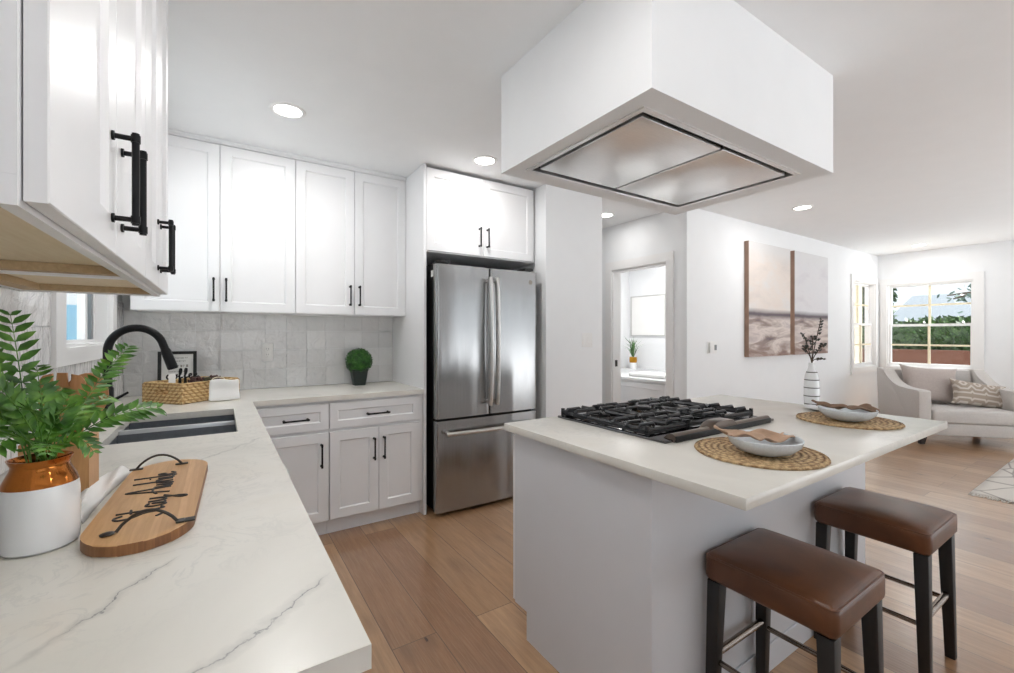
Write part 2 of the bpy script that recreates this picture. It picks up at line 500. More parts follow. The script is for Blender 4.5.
def m_leaf(name, a, b, c):
    m = N(name)
    v = m.co()
    nz = m.noise(v, 30, 3)
    m.set(Base_Color=m.ramp(nz.outputs[0], [(0.3, a), (0.5, b), (0.72, c)]), Roughness=0.42)
    m.set(Subsurface_Weight=0.0)
    return m.m
M['fern'] = m_leaf('fern_leaf', '#244d17', '#477a25', '#7ba843')
M['box_leaf'] = m_leaf('boxwood_leaf', '#1c4417', '#2f6420', '#4c8630')
M['hedge'] = m_leaf('hedge_leaf', '#1b2c15', '#304b22', '#567238')
M['tree_leaf'] = m_leaf('tree_leaf', '#33453c', '#54685e', '#71857c')
M['grass_blade'] = m_leaf('grass_blade', '#3e5e33', '#547a45', '#6d8f5a')

def m_fence():
    m = N('brown_fence')
    v = m.co()
    br = m.n('ShaderNodeTexBrick', {'Vector': m.n('ShaderNodeMapping', {0: v, 'Rotation': (PI/2, 0, PI/2)}).outputs[0], 'Color1': lin('#54301f'), 'Color2': lin('#744634'), 'Mortar': lin('#4c3126'),
             'Scale': 1.0, 'Mortar Size': 0.006, 'Brick Width': 1.4, 'Row Height': 0.14})
    m.set(Base_Color=br.outputs[0], Roughness=0.8)
    return m.m
M['fence'] = m_fence()

def m_canvas(name='seascape_print', tones=('#d8cfc9', '#e3d8d0', '#dfdddc')):                              # abstract pale shore: layered bands of colour in the canvas print
    m = N(name)
    tc = m.n('ShaderNodeTexCoord')
    sep = m.n('ShaderNodeSeparateXYZ', {0: tc.outputs['Object']})
    zz = sep.outputs[2]
    wn = m.noise(m.n('ShaderNodeMapping', {0: tc.outputs['Object'], 'Scale': (1.1, 1, 4.5)}).outputs[0], 1.7, 4, 0.55, 0.5)
    sky_n = m.noise(m.n('ShaderNodeMapping', {0: tc.outputs['Object'], 'Scale': (1, 1, 2.5)}).outputs[0], 1.8, 4, 0.6, 0.4)
    t = m.math('ADD', m.math('DIVIDE', zz, 1.21), m.math('MULTIPLY', m.math('SUBTRACT', wn.outputs[0], 0.5), 0.03))
    sea = m.ramp(wn.outputs[0], [(0.28, '#63565f'), (0.42, '#998881'), (0.55, '#d9cdc6'), (0.72, '#a89a9b')])
    sky = m.ramp(sky_n.outputs[0], [(0.3, tones[0]), (0.5, tones[1]), (0.7, tones[2])])
    topc = m.mix(m.n('ShaderNodeMapRange', {0: t, 1: 0.82, 2: 0.95, 3: 0.0, 4: 0.8}).outputs[0], sky, lin('#dcdcdc'))
    c = m.mix(m.n('ShaderNodeMapRange', {0: t, 1: 0.375, 2: 0.392, 3: 0.0, 4: 1.0}).outputs[0], sea, topc)
    hz = m.n('ShaderNodeMapRange', {0: m.math('ABSOLUTE', m.math('SUBTRACT', t, 0.375)), 1: 0.005, 2: 0.05, 3: 0.9, 4: 0.0}).outputs[0]
    c = m.mix(hz, c, lin('#4c414d'))
    low = m.n('ShaderNodeMapRange', {0: t, 1: 0.0, 2: 0.12, 3: 0.6, 4: 0.0}).outputs[0]
    c = m.mix(m.math('MULTIPLY', low, m.n('ShaderNodeMapRange', {0: wn.outputs[0], 1: 0.4, 2: 0.6, 3: 1.0, 4: 0.0}).outputs[0]), c, lin('#8d6a5c'))
    m.set(Base_Color=c, Roughness=0.65)
    return m.m
M['canvas'] = m_canvas()
M['canvas_cool'] = m_canvas('seascape_print_cool', ('#d3d0d4', '#dedcde', '#dbdadd'))
M['canvas_side'] = plain('canvas_edge', '#a98a78', 0.7, var=0.25, scale=5)

def m_lumbar():
    m = N('patterned_linen')
    tc = m.n('ShaderNodeTexCoord')
    sep = m.n('ShaderNodeSeparateXYZ', {0: tc.outputs['Object']})
    x = m.math('ABSOLUTE', m.math('SUBTRACT', m.math('PINGPONG', m.math('ADD', sep.outputs[0], 0.5), 0.13), 0.065))
    z = m.math('PINGPONG', m.math('ADD', sep.outputs[2], 0.5), 0.15)
    d = m.math('MAXIMUM', m.math('ADD', m.math('MULTIPLY', x, 1.2), z), m.math('MULTIPLY', z, 1.5))
    s = m.math('FRACT', m.math('MULTIPLY', d, 14.0))
    k = m.n('ShaderNodeMapRange', {0: m.math('ABSOLUTE', m.math('SUBTRACT', s, 0.5)), 1: 0.16, 2: 0.24, 3: 1.0, 4: 0.0}).outputs[0]
    m.set(Base_Color=m.mix(k, lin('#a99a8c'), lin('#d3c9bf')), Roughness=0.9)
    m.bump(k, 0.5, 0.003)
    return m.m
M['lumbar'] = m_lumbar()

def m_rug():
    m = N('cream_rug')
    v = m.co()
    a = m.n('ShaderNodeTexVoronoi', {'Vector': m.n('ShaderNodeMapping', {0: v, 'Scale': (2.4, 4.4, 1)}).outputs[0], 'Scale': 1.0}, feature='DISTANCE_TO_EDGE')
    k = m.n('ShaderNodeMapRange', {0: a.outputs[0], 1: 0.012, 2: 0.035, 3: 0.75, 4: 0.0}).outputs[0]
    m.set(Base_Color=m.mix(k, lin('#d8d2ca'), lin('#8d847c')), Roughness=0.95)
    m.bump(m.noise(v, 180, 3).outputs[0], 0.5, 0.004)
    return m.m
M['rug'] = m_rug()

# ------------------------------------------------------------------ setting
def wall(name, axis, p0, p1, u0, u1, z0=0, z1=2.44, holes=(), mat=None):
    us = sorted({u0, u1} | {h[0] for h in holes} | {h[1] for h in holes})
    zs = sorted({z0, z1} | {h[2] for h in holes} | {h[3] for h in holes})
    inc = lambda u, z: not any(h[0] < u < h[1] and h[2] < z < h[3] for h in holes)
    f = (lambda u, z, h: (h, u, z)) if axis == 'x' else (lambda u, z, h: (u, h, z))
    return struct(MB().cells(us, zs, inc, f, p0, p1).build(name, mat or M['wall']))
XW, YB = -0.495, 3.505
WR, WF, XH = 8.33, 2.47, 3.60
struct(MB().box(-0.595, 8.45, -2.2, 5.1, -0.08, 0).build('floor', M['floor']))
struct(MB().box(-0.595, 8.45, -2.2, 5.1, 2.44, 2.54).build('ceiling', M['ceil']))
WIN_L = (2.25, 3.10, 1.20, 2.10)
wall('wall_left', 'x', XW-0.12, XW, -2.2, YB+0.1, holes=[WIN_L])
wall('wall_back', 'y', YB, YB+0.1, XW, 2.15)
struct(MB().box(2.15, 2.768, 2.72, YB+0.1, 0, 2.44).build('wall_partition', M['wall']))
wall('wall_hall', 'x', XH, XH+0.12, WF+0.12, 5.0, holes=[(2.684, 3.39, 0.0, 1.95)])
wall('wall_hall_end', 'y', 5.0, 5.1, 2.66, 5.32)
wall('wall_hall_side', 'x', 2.66, 2.768, YB+0.1, 5.0)
WIN_N = (7.395, 8.205, 0.785, 2.01)
WIN_R = (1.455, 2.36, 0.785, 1.985)
wall('wall_far', 'y', WF, WF+0.12, XH, WR, holes=[WIN_N])
wall('wall_right', 'x', WR, WR+0.12, -2.2, WF+0.12, holes=[WIN_R])
wall('wall_front', 'y', -2.2, -2.08, -0.495, 8.33, holes=[(2.9, 8.2, 0.0, 2.1), (-0.2, 1.6, 0.9, 2.1)])  # unseen wall, added with these openings to limit the daylight from behind
wall('wall_bathroom', 'x', 5.2, 5.3, WF+0.12, 5.0)
wall('wall_bathroom_side', 'y', 4.55, 4.65, XH+0.12, 5.2)
# baseboards
def base(name, x0, x1, y0, y1): return struct(MB().box(x0, x1, y0, y1, 0, 0.12, 0.004, 1).build(name, M['trim']))
base('baseboard_far', XH, WR-0.016, WF-0.015, WF-0.0005)
base('baseboard_right', WR-0.015, WR-0.0005, -2.2, WF-0.001)
base('baseboard_partition', 2.15, 2.768, 2.705, 2.7195)
base('baseboard_hall', XH-0.015, XH-0.0005, 3.50, 5.0)

# windows: casing, sash frames, muntins and panes
def window(name, axis, plane, inward, hole, casing, sashes, glass_off, casing_name, split=None, mull=None):
    """plane = room face of the wall; inward = +1/-1 direction INTO the room along the axis."""
    u0, u1, z0, z1 = hole
    P = (lambda u, z, h: (plane+inward*h, u, z)) if axis == 'x' else (lambda u, z, h: (u, plane+inward*h, z))
    root = struct(bpy.data.objects.new(name, None))
    C.objects.link(root)
    root.location = P((u0+u1)/2, z0, 0)
    cu0, cu1, cz0, cz1 = casing
    def frame(mb, a, b, c, d, ia, ib, ic, id_, h0, h1):
        mb.cells([a, ia, ib, b], [c, ic, id_, d], lambda u, z: not (ia < u < ib and ic < z < id_), P, h0, h1)
    mb = MB(); frame(mb, cu0, cu1, cz0, cz1, u0, u1, z0, z1, 0.0005, 0.02)
    struct(mb.build('casing', M['trim'], root))
    mb = MB(); frame(mb, u0, u1, z0, z1, u0+0.012, u1-0.012, z0+0.012, z1-0.012, -0.119, -0.001)
    struct(mb.build('jamb', M['trim'], root))
    return root, P, frame
r, P, frame = window('window_1', 'x', XW, 1, WIN_L, (2.13, 3.20, 1.135, 2.2), 1, -0.06, 'casing')
mb = MB(); frame(mb, 2.262, 3.088, 1.212, 2.088, 2.285, 3.068, 1.226, 2.068, -0.09, -0.05); struct(mb.build('sash', M['trim'], r))
struct(MB().box(XW-0.085, XW-0.060, 2.945, 2.985, 1.226, 2.068).build('mullion', M['trim'], r))
struct(MB().box(XW-0.086, XW-0.050, 3.015, 3.050, 1.226, 2.068).build('screen_edge', M['grey_plastic'], r))
struct(MB().box(XW-0.076, XW-0.072, 2.285, 3.068, 1.226, 2.068).build('pane', M['glass'], r))
def double_hung(name, axis, plane, inward, hole, casing):
    r, P, frame = window(name, axis, plane, inward, hole, casing, 2, 0, 'casing')
    u0, u1, z0, z1 = hole[0]+0.012, hole[1]-0.012, hole[2]+0.012, hole[3]-0.012
    zm = (z0+z1)/2
    for nm, (a, b), (h0, h1) in (('upper_sash', (zm-0.018, z1), (-0.095, -0.065)), ('lower_sash', (z0, zm+0.018), (-0.062, -0.03))):
        mb = MB(); frame(mb, u0, u1, a, b, u0+0.030, u1-0.030, a+(0.042 if nm == 'lower_sash' else 0.030), b-0.030, h0, h1)
        s = struct(mb.build(nm, M['trim'], r))
        um, zc = (u0+u1)/2, (a+b)/2
        mb = MB()
        mb.cells([u0+0.028, um-0.012, um+0.012, u1-0.028], [a+0.028, zc-0.012, zc+0.012, b-0.028], lambda u, z: um-0.012 < u < um+0.012 or zc-0.012 < z < zc+0.012, P, h0+0.004, h1-0.004)
        struct(mb.build('muntin', M['post'], s))
        mb = MB(); mb.cells([u0+0.028, u1-0.028], [a+0.028, b-0.028], lambda u, z: True, P, (h0+h1)/2-0.002, (h0+h1)/2+0.002)
        struct(mb.build('pane', M['glass'], s))
    return r
double_hung('window_2', 'y', WF, -1, WIN_N, (7.31, 8.29, 0.70, 2.09))
double_hung('window_3', 'x', WR, -1, WIN_R, (1.365, 2.445, 0.69, 2.075))
# doorway trim
mb = MB()
mb.cells([2.604, 2.684, 3.39, 3.47], [0, 1.95, 2.04], lambda u, z: not (2.684 < u < 3.39 and z < 1.95), lambda u, z, h: (XH-h, u, z), 0.0005, 0.02)
struct(mb.build('trim_1', M['trim']))
mb = MB()
mb.cells([2.684, 2.70, 3.374, 3.39], [0, 1.934, 1.95], lambda u, z: not (2.70 < u < 3.374 and z < 1.934), lambda u, z, h: (XH+h, u, z), 0.0, 0.12)
dj = struct(mb.build('door_1', M['trim'], loc=(XH, 3.03, 0)))
struct(MB().box(XH+0.03, XH+0.06, 3.366, 3.3735, 0.90, 0.97).build('strike_plate', M['pewter'], dj))

# tiles: hand-made squares, each slightly tilted (one surface)
def tiles(name, f, u0, u1, z0, z1, ustart, zstart, holes=(), T=0.133, facing=1):
    bm = bmesh.new()
    lay = bm.loops.layers.float_color.new('tone') if False else None
    tones = []
    g = 0.0012
    i0 = int(math.floor((u0-ustart)/T)); i1 = int(math.ceil((u1-ustart)/T))
    j1 = int(math.ceil((z1-zstart)/T))
    for i in range(i0, i1):
        for j in range(0, j1):
            a, b = max(u0, ustart+i*T+g), min(u1, ustart+(i+1)*T-g)
            c, d = max(z0, zstart+j*T+g), min(z1, zstart+(j+1)*T-g)
            if b-a < 0.01 or d-c < 0.01: continue
            rects = [(a, b, c, d)]
            for h in holes:
                nr = []
                for (ra, rb, rc, rd) in rects:
                    if rb <= h[0] or ra >= h[1] or rd <= h[2] or rc >= h[3]: nr.append((ra, rb, rc, rd)); continue
                    if ra < h[0]: nr.append((ra, h[0], rc, rd))
                    if rb > h[1]: nr.append((h[1], rb, rc, rd))
                    mu0, mu1 = max(ra, h[0]), min(rb, h[1])
                    if rc < h[2]: nr.append((mu0, mu1, rc, h[2]))
                    if rd > h[3]: nr.append((mu0, mu1, h[3], rd))
                rects = nr
            tx, tz = random.gauss(0, 0.016), random.gauss(0, 0.016)
            tone = random.random()
            for (a, b, c, d) in rects:
                if b-a < 0.004 or d-c < 0.004: continue
                n = 4
                vs = {}
                ph = random.random()*6
                for p in range(n+1):
                    for q in range(n+1):
                        u = a+(b-a)*p/n; z = c+(d-c)*q/n
                        s, t = p/n*2-1, q/n*2-1
                        h = 0.008 + tx*(u-(a+b)/2)+tz*(z-(c+d)/2) - 0.0016*(max(0, abs(s)-0.8)*5+max(0, abs(t)-0.8)*5)/2 + 0.0004*math.sin(ph+3*s+2*t)
                        vs[p, q] = bm.verts.new(f(u, z, h))
                for p in range(n):
                    for q in range(n):
                        bm.faces.new((vs[p, q], vs[p+1, q], vs[p+1, q+1], vs[p, q+1])); tones.append(tone)
                ring = [(p, 0) for p in range(n)]+[(n, q) for q in range(n)]+[(n-p, n) for p in range(n)]+[(0, n-q) for q in range(n)]
                low = {k: bm.verts.new(f(a+(b-a)*k[0]/n, c+(d-c)*k[1]/n, 0.001)) for k in ring}
                for k in range(len(ring)):
                    A, B = ring[k], ring[(k+1) % len(ring)]
                    bm.faces.new((vs[A], low[A], low[B], vs[B])); tones.append(tone)
    bmesh.ops.recalc_face_normals(bm, faces=bm.faces)
    for fa in bm.faces: fa.smooth = True
    for e in bm.edges:
        if len(e.link_faces) == 2 and e.calc_face_angle(0) > math.radians(40): e.smooth = False
    me = bpy.data.meshes.new(name)
    bm.to_mesh(me); bm.free()
    at = me.attributes.new('tone', 'FLOAT', 'FACE')
    at.data.foreach_set('value', tones)
    me.materials.append(M['tile'])
    o = bpy.data.objects.new(name, me)
    C.objects.link(o)
    return struct(o)
ZC = 0.873
tiles('wall_back_tile', lambda u, z, h: (u, YB-h, z), XW+0.009, 1.178, ZC+0.001, 1.40, 0.0, ZC+0.004, holes=[(0.243, 0.317, 1.06, 1.193)])
tiles('wall_left_tile', lambda u, z, h: (XW+h, u, z), 0.3, YB-0.009, ZC+0.001, 1.44, 0.05, ZC+0.004, holes=[(2.129, 3.201, 1.134, 2.2)])

# ------------------------------------------------------------------ cabinets
def shaker(mb, O, U, Nn, w, h, t=0.019, s=0.057, rec=0.009):
    O, U, Nn = Vector(O), Vector(U), Vector(Nn)
    P = lambda u, z, n: O+U*u+Z*z+Nn*n
    c = 0.0015
    def ring(i, n): return [mb.bm.verts.new(P(*q, n)) for q in ((i, i), (w-i, i), (w-i, h-i), (i, h-i))]
    R = [ring(0, 0.0005), ring(0, t-c), ring(c, t), ring(s, t), ring(s+0.007, t-rec)]
    mb.bm.faces.new(R[0])
    for A, B in zip(R, R[1:]):
        for k in range(4): mb.bm.faces.new((A[k], A[(k+1) % 4], B[(k+1) % 4], B[k]))
    mb.bm.faces.new(R[-1])
def pull(mb, Cc, ax, Nn, L, st=0.030, r=0.0052):
    Cc, ax, Nn = Vector(Cc), Vector(ax), Vector(Nn)
    mb.cyl(Cc+ax*(-L/2)+Nn*st, Cc+ax*(L/2)+Nn*st, r, n=12)
    for k in (-1, 1):
        p = Cc+ax*(k*(L/2-0.009))
        mb.cyl(p+Nn*0.0005, p+Nn*0.004, r*1.45, n=12)
        mb.cyl(p+Nn*0.003, p+Nn*st, r*0.8, n=10)
        mb.cyl(p+Nn*st+ax*(-0.006), p+Nn*st+ax*0.006, r*1.25, n=12)
def cabinet(name, label, box, Nn, fronts, group=None, toe=None, mat='cab', under=False):
    x0, x1, y0, y1, z0, z1 = box
    root = thing(name, label, 'cabinet', ((x0+x1)/2, (y0+y1)/2, 0 if toe else z0), 0, group)
    Nn = Vector(Nn)
    if under:
        t = 0.016
        b = MB().box(x0, x1, y0, y1, z0+0.03, z1)
        for q in ((x0, x1, y0, y0+t), (x0, x1, y1-t, y1), (x0, x0+t, y0+t, y1-t), (x1-t, x1, y0+t, y1-t)):
            b.box(*q, z0, z0+0.0299)
    else:
        b = MB().box(x0, x1, y0, y1, z0, z1)
    b.build('body', M[mat], root)
    if toe: MB().box(*toe).build('toe_kick', M[mat], root)
    if Nn.y: U, face = Vector((1, 0, 0)), (y0 if Nn.y < 0 else y1)
    else: U, face = Vector((0, 1, 0)), (x1 if Nn.x > 0 else x0)
    at = (lambda u, z: Vector((u, face, z))) if Nn.y else (lambda u, z: Vector((face, u, z)))
    for kind, u0, u1, a, b_, h in fronts:
        mb = MB()
        shaker(mb, at(u0, a)+Nn*0.001, U, Nn, u1-u0, b_-a, s=0.057 if kind == 'door' else 0.045)
        d = mb.build(kind, M[mat], root)
        if h:
            o, hu, hz, L = h
            mb = MB()
            pull(mb, at(hu, hz)+Nn*0.020, Z if o == 'v' else U, Nn, L)
            mb.build('handle', M['black'], d)
    return root
NB, NL = (0, -1, 0), (1, 0, 0)
g = 0.0015
YU = 3.215
UZ0, UZ1 = 1.388, 2.412
def pair(u0, um, u1, z0, z1, hz, L=0.145, dy=0.032):
    return [('door', u0+g, um-g, z0+0.003, z1-0.003, ('v', um-dy, hz, L)), ('door', um+g, u1-g, z0+0.003, z1-0.003, ('v', um+dy, hz, L))]
cabinet('wall_cabinet', 'white two-door upper cabinet on the back wall, nearer the window corner', (-0.42, 0.419, YU, YB-0.001, UZ0, UZ1), NB, pair(-0.42, 0.0, 0.419, UZ0, UZ1, 1.522), 'white upper cabinets')
cabinet('wall_cabinet', 'white two-door upper cabinet on the back wall above the round topiary', (0.420, 1.178, YU, YB-0.001, UZ0, UZ1), NB, pair(0.420, 0.80, 1.178, UZ0, UZ1, 1.524), 'white upper cabinets')
XF = -0.165
cabinet('wall_cabinet', 'near white upper cabinet over the fern, close to the camera on the left wall', (XW+0.001, XF, 0.618, 1.313, 1.376, 2.42), NL, pair(0.626, 0.972, 1.312, 1.380, 2.42, 1.503, 0.150, 0.041), 'white upper cabinets', under=True)
cabinet('wall_cabinet', 'second white upper cabinet on the left wall, next to the window', (XW+0.001, XF, 1.314, 1.845, 1.376, 2.42), NL, pair(1.314, 1.578, 1.842, 1.380, 2.42, 1.499, 0.145, 0.033), 'white upper cabinets', under=True)
# raw wood undersides of the left cabinets
for o, (a, b) in zip([o for o in C.objects if o.name.startswith('wall_cabinet')][2:4], ((0.618, 1.313), (1.314, 1.845))):
    mb = MB().box(XW+0.018, XF-0.017, a+0.017, b-0.017, 1.398, 1.4055); mb.build('bottom_panel', M['ply'], o)
    mb = MB().box(XW+0.018, XF-0.017, b-0.05, b-0.017, 1.380, 1.3975)
    mb.box(XW+0.018, XW+0.06, a+0.018, b-0.051, 1.380, 1.3975)
    mb.box(XW+0.061, XF-0.017, a+0.018, a+0.04, 1.380, 1.3975)
    mb.build('bottom_rail', M['ply_dark'], o)
tag(MB().box(1.1785, 1.1995, 2.851, YB-0.001, 0, 2.435, 0.001, 1).build('end_panel', M['cab'], loc=(1.189, 3.17, 0)), 'tall white end panel standing between counter and refrigerator', 'cabinet panel')
tag(MB().prism([(YU-0.021, UZ1+0.0005), (YU-0.021, 2.418), (YU-0.033, 2.428), (YU-0.033, 2.4395), (YU+0.03, 2.4395), (YU+0.03, UZ1+0.0005)],
    lambda u, v, h: (h, u, v), XW+0.001, 1.178).build('crown_molding', M['cab'], loc=(0.34, YU, UZ1)), 'white crown molding along the top of the back wall upper cabinets', 'molding')
cabinet('fridge_cabinet', 'white two-door cabinet above the stainless refrigerator', (1.2, 2.148, 2.872, YB-0.001, 1.832, 2.425), NB, pair(1.2, 1.655, 2.125, 1.836, 2.42, 1.975, 0.145, 0.034))
BZ1 = 0.842
YC = 2.872
cabinet('base_cabinet', 'narrow white base cabinet with one drawer and one door, in the counter corner', (0.135, 0.561, YC, YB-0.001, 0.103, BZ1), NB,
        [('drawer', 0.150, 0.558, 0.668, 0.825, ('h', 0.375, 0.742, 0.145)), ('door', 0.150, 0.558, 0.108, 0.648, ('v', 0.517, 0.514, 0.145))], 'white base cabinets', toe=(0.135, 0.561, YC+0.05, YC+0.065, 0, 0.102))
cabinet('base_cabinet', 'wide white base cabinet with a drawer over two doors, beside the refrigerator panel', (0.562, 1.178, YC, YB-0.001, 0.103, BZ1), NB,
        [('drawer', 0.567, 1.150, 0.668, 0.825, ('h', 0.86, 0.742, 0.148))] + pair(0.565, 0.868, 1.150, 0.105, 0.651, 0.514), 'white base cabinets', toe=(0.562, 1.178, YC+0.05, YC+0.065, 0, 0.102))
XC = 0.115
def left_base(y0, y1, label, fr): return cabinet('base_cabinet', label, (XW+0.001, XC, y0, y1, 0.103, BZ1), NL, fr, 'white base cabinets', toe=(XC-0.065, XC-0.05, y0, y1, 0, 0.102))
left_base(0.555, 1.05, 'white base cabinet under the near end of the left counter', [('drawer', 0.558, 1.047, 0.668, 0.825, ('h', 0.80, 0.742, 0.145)), ('door', 0.558, 1.047, 0.108, 0.651, ('v', 1.0, 0.514, 0.145))])
left_base(1.05, 1.41, 'white base cabinet under the left counter between near end and dishwasher', [('drawer', 1.053, 1.407, 0.668, 0.825, ('h', 1.23, 0.742, 0.145)), ('door', 1.053, 1.407, 0.108, 0.651, ('v', 1.37, 0.514, 0.145))])
# sink base: open top so the bowls hang inside
sb = thing('base_cabinet', 'white sink base cabinet under the dark double sink', 'cabinet', (-0.19, 2.44, 0), 0, 'white base cabinets')
b = MB()
b.box(XC-0.018, XC, 2.02, 2.87, 0.103, BZ1); b.box(XW+0.001, XC-0.018, 2.02, 2.038, 0.103, BZ1); b.box(XW+0.001, XC-0.018, 2.852, 2.87, 0.103, BZ1); b.box(XW+0.001, XC-0.018, 2.038, 2.852, 0.103, 0.12)
b.build('body', M['cab'], sb)
MB().box(XC-0.065, XC-0.05, 2.02, 2.87, 0, 0.102).build('toe_kick', M['cab'], sb)
for u0, u1, hu in ((2.023, 2.444, 2.41), (2.447, 2.867, 2.48)):
    mb = MB(); shaker(mb, (XC+0.001, u0, 0.108), (0, 1, 0), NL, u1-u0, 0.71); d = mb.build('door', M['cab'], sb)
    mb = MB(); pull(mb, (XC+0.02, hu, 0.66), Z, Vector(NL), 0.145); mb.build('handle', M['black'], d)
# dishwasher
dw = thing('dishwasher', 'dishwasher under the left counter, only its curved bar handle showing past the edge', 'dishwasher', (-0.19, 1.715, 0))
MB().box(XW+0.03, XC, 1.415, 1.985, 0.105, BZ1-0.002).build('tub', M['black_plastic'], dw)
fd = MB().box(XC+0.001, XC+0.024, 1.418, 2.012, 0.11, 0.835, 0.004).build('front_door', M['steel'], dw)
MB().box(XC-0.06, XC-0.045, 1.415, 2.015, 0, 0.104).build('toe_kick', M['black_plastic'], dw)
hb = MB(); hb.tube(catmull([(XC+0.024, 1.47, 0.765), (XC+0.058, 1.50, 0.765), (XC+0.078, 1.715, 0.765), (XC+0.058, 1.93, 0.765), (XC+0.024, 1.96, 0.765)], 8), 0.011, 12)
hb.build('handle', M['steel_handle'], fd)

# ------------------------------------------------------------------ counters
SX0, SX1, SY0, SY1 = -0.345, 0.058, 2.0, 2.632
mb = MB()
mb.cells([XW+0.001, SX0, SX1, 0.1545, 1.178], [0.537, SY0, SY1, 2.846, YB-0.001],
         lambda x, y: (x < 0.1545 or y > 2.846) and not (SX0 < x < SX1 and SY0 < y < SY1), XYZ, 0.843, ZC)
es = [e for e in mb.bm.edges if len(e.link_faces) == 2 and e.calc_face_angle(0) > 1 ]
bmesh.ops.bevel(mb.bm, geom=es, offset=0.0025, segments=2, affect='EDGES', profile=0.5)
tag(mb.build('countertop', M['quartz'], loc=None), 'L-shaped white veined quartz countertop along the left and back walls', 'countertop')
isl_x0, isl_x1, isl_y0, isl_y1 = 1.020, 2.655, 0.545, 1.580
tag(MB().box(isl_x0, isl_x1, isl_y0, isl_y1, 0.840, 0.870, 0.0025).build('countertop', M['quartz_island'], loc=None), 'white quartz island countertop carrying the gas cooktop', 'countertop')
isl = thing('kitchen_island', 'white panelled kitchen island base standing on the oak floor', 'island', (1.84, 1.19, 0))
b = MB()
b.prism([(0.832, 0), (1.455, 0), (1.455, 0.115), (1.54, 0.115), (1.54, 0.839), (0.832, 0.839)], lambda u, v, h: (h, u, v), 1.05, 2.64)
b.build('body', M['island'], isl)
MB().box(1.0465, 1.0495, 0.832, 0.875, 0, 0.839).build('corner_strip', M['island'], isl)
MB().box(1.0495, 2.64, 0.8235, 0.8315, 0, 0.10, 0.002, 1).build('base_trim', M['island'], isl)
for k in range(4):
    mb = MB(); shaker(mb, (1.053+0.397*k, 1.541, 0.12), (1, 0, 0), (0, 1, 0), 0.393, 0.70); d = mb.build('door', M['cab'], isl)
    mb = MB(); pull(mb, (1.053+0.397*k+(0.36 if k % 2 == 0 else 0.033), 1.56, 0.72), Z, Vector((0, 1, 0)), 0.145); mb.build('handle', M['black'], d)

# ------------------------------------------------------------------ sink and faucet
sk = thing('sink', 'dark undermount double sink set in the left counter', 'sink', (-0.14, 2.316, 0.64))
SD = 2.355
for (ya, yb) in ((SY0-0.004, SD-0.012), (SD+0.012, SY1+0.004)):
    mb = MB()
    x0, x1 = SX0-0.004, SX1+0.004
    zt, zb, t = 0.842, 0.66, 0.006
    mb.cells([x0-t, x0, x1, x1+t], [ya-t, ya, yb, yb+t], lambda x, y: not (x0 < x < x1 and ya < y < yb), XYZ, zb, zt)
    mb.box(x0-t, x1+t, ya-t, yb+t, zb-t, zb)
    bowl = mb.build('bowl', M['sink'], sk)
    mb = MB(); mb.lathe(-0.14, (ya+yb)/2, [(0.045, zb+0.0005), (0.045, zb+0.003), (0.03, zb+0.004), (0.02, zb+0.001)], 24)
    mb.build('drain', M['drain'], bowl)
MB().box(SX0+0.001, SX1-0.001, SD-0.0115, SD+0.0115, 0.80, 0.858, 0.004).build('divider', M['sink_edge'], sk)
fx, fy = -0.395, 2.46
fa = thing('faucet', 'matte black gooseneck kitchen faucet behind the sink', 'faucet', (fx, fy, ZC))
MB().lathe(fx, fy, [(0.028, ZC+0.0005), (0.028, ZC+0.006), (0.022, ZC+0.010), (0.021, ZC+0.15), (0.0165, ZC+0.158)], 28).build('base', M['black'], fa)
R = 0.094
pts = [(fx, fy, ZC+0.155), (fx, fy, 1.180)] + [(fx+R-R*math.cos(a), fy, 1.180+R*1.05*math.sin(a)) for a in [PI*k/24 for k in range(1, 23)]]
e = Vector(pts[-1]); dirv = (Vector(pts[-1])-Vector(pts[-2])).normalized()
pts.append(e+dirv*0.02)
MB().tube(pts, 0.0158, 18).build('neck', M['black'], fa)
h0 = Vector(pts[-1])
MB().tube([h0, h0+dirv*0.012, h0+dirv*0.088, h0+dirv*0.095], [0.0165, 0.0190, 0.0205, 0.018], 20).build('spray_head', M['black'], fa)
lv = MB(); lv.cyl((fx, fy+0.018, ZC+0.075), (fx, fy+0.045, ZC+0.075), 0.012); lv.tube([(fx, fy+0.04, ZC+0.075), (fx+0.02, fy+0.048, ZC+0.10), (fx+0.06, fy+0.052, ZC+0.125)], [0.007, 0.006, 0.005], 10)
lv.build('lever', M['black'], fa)

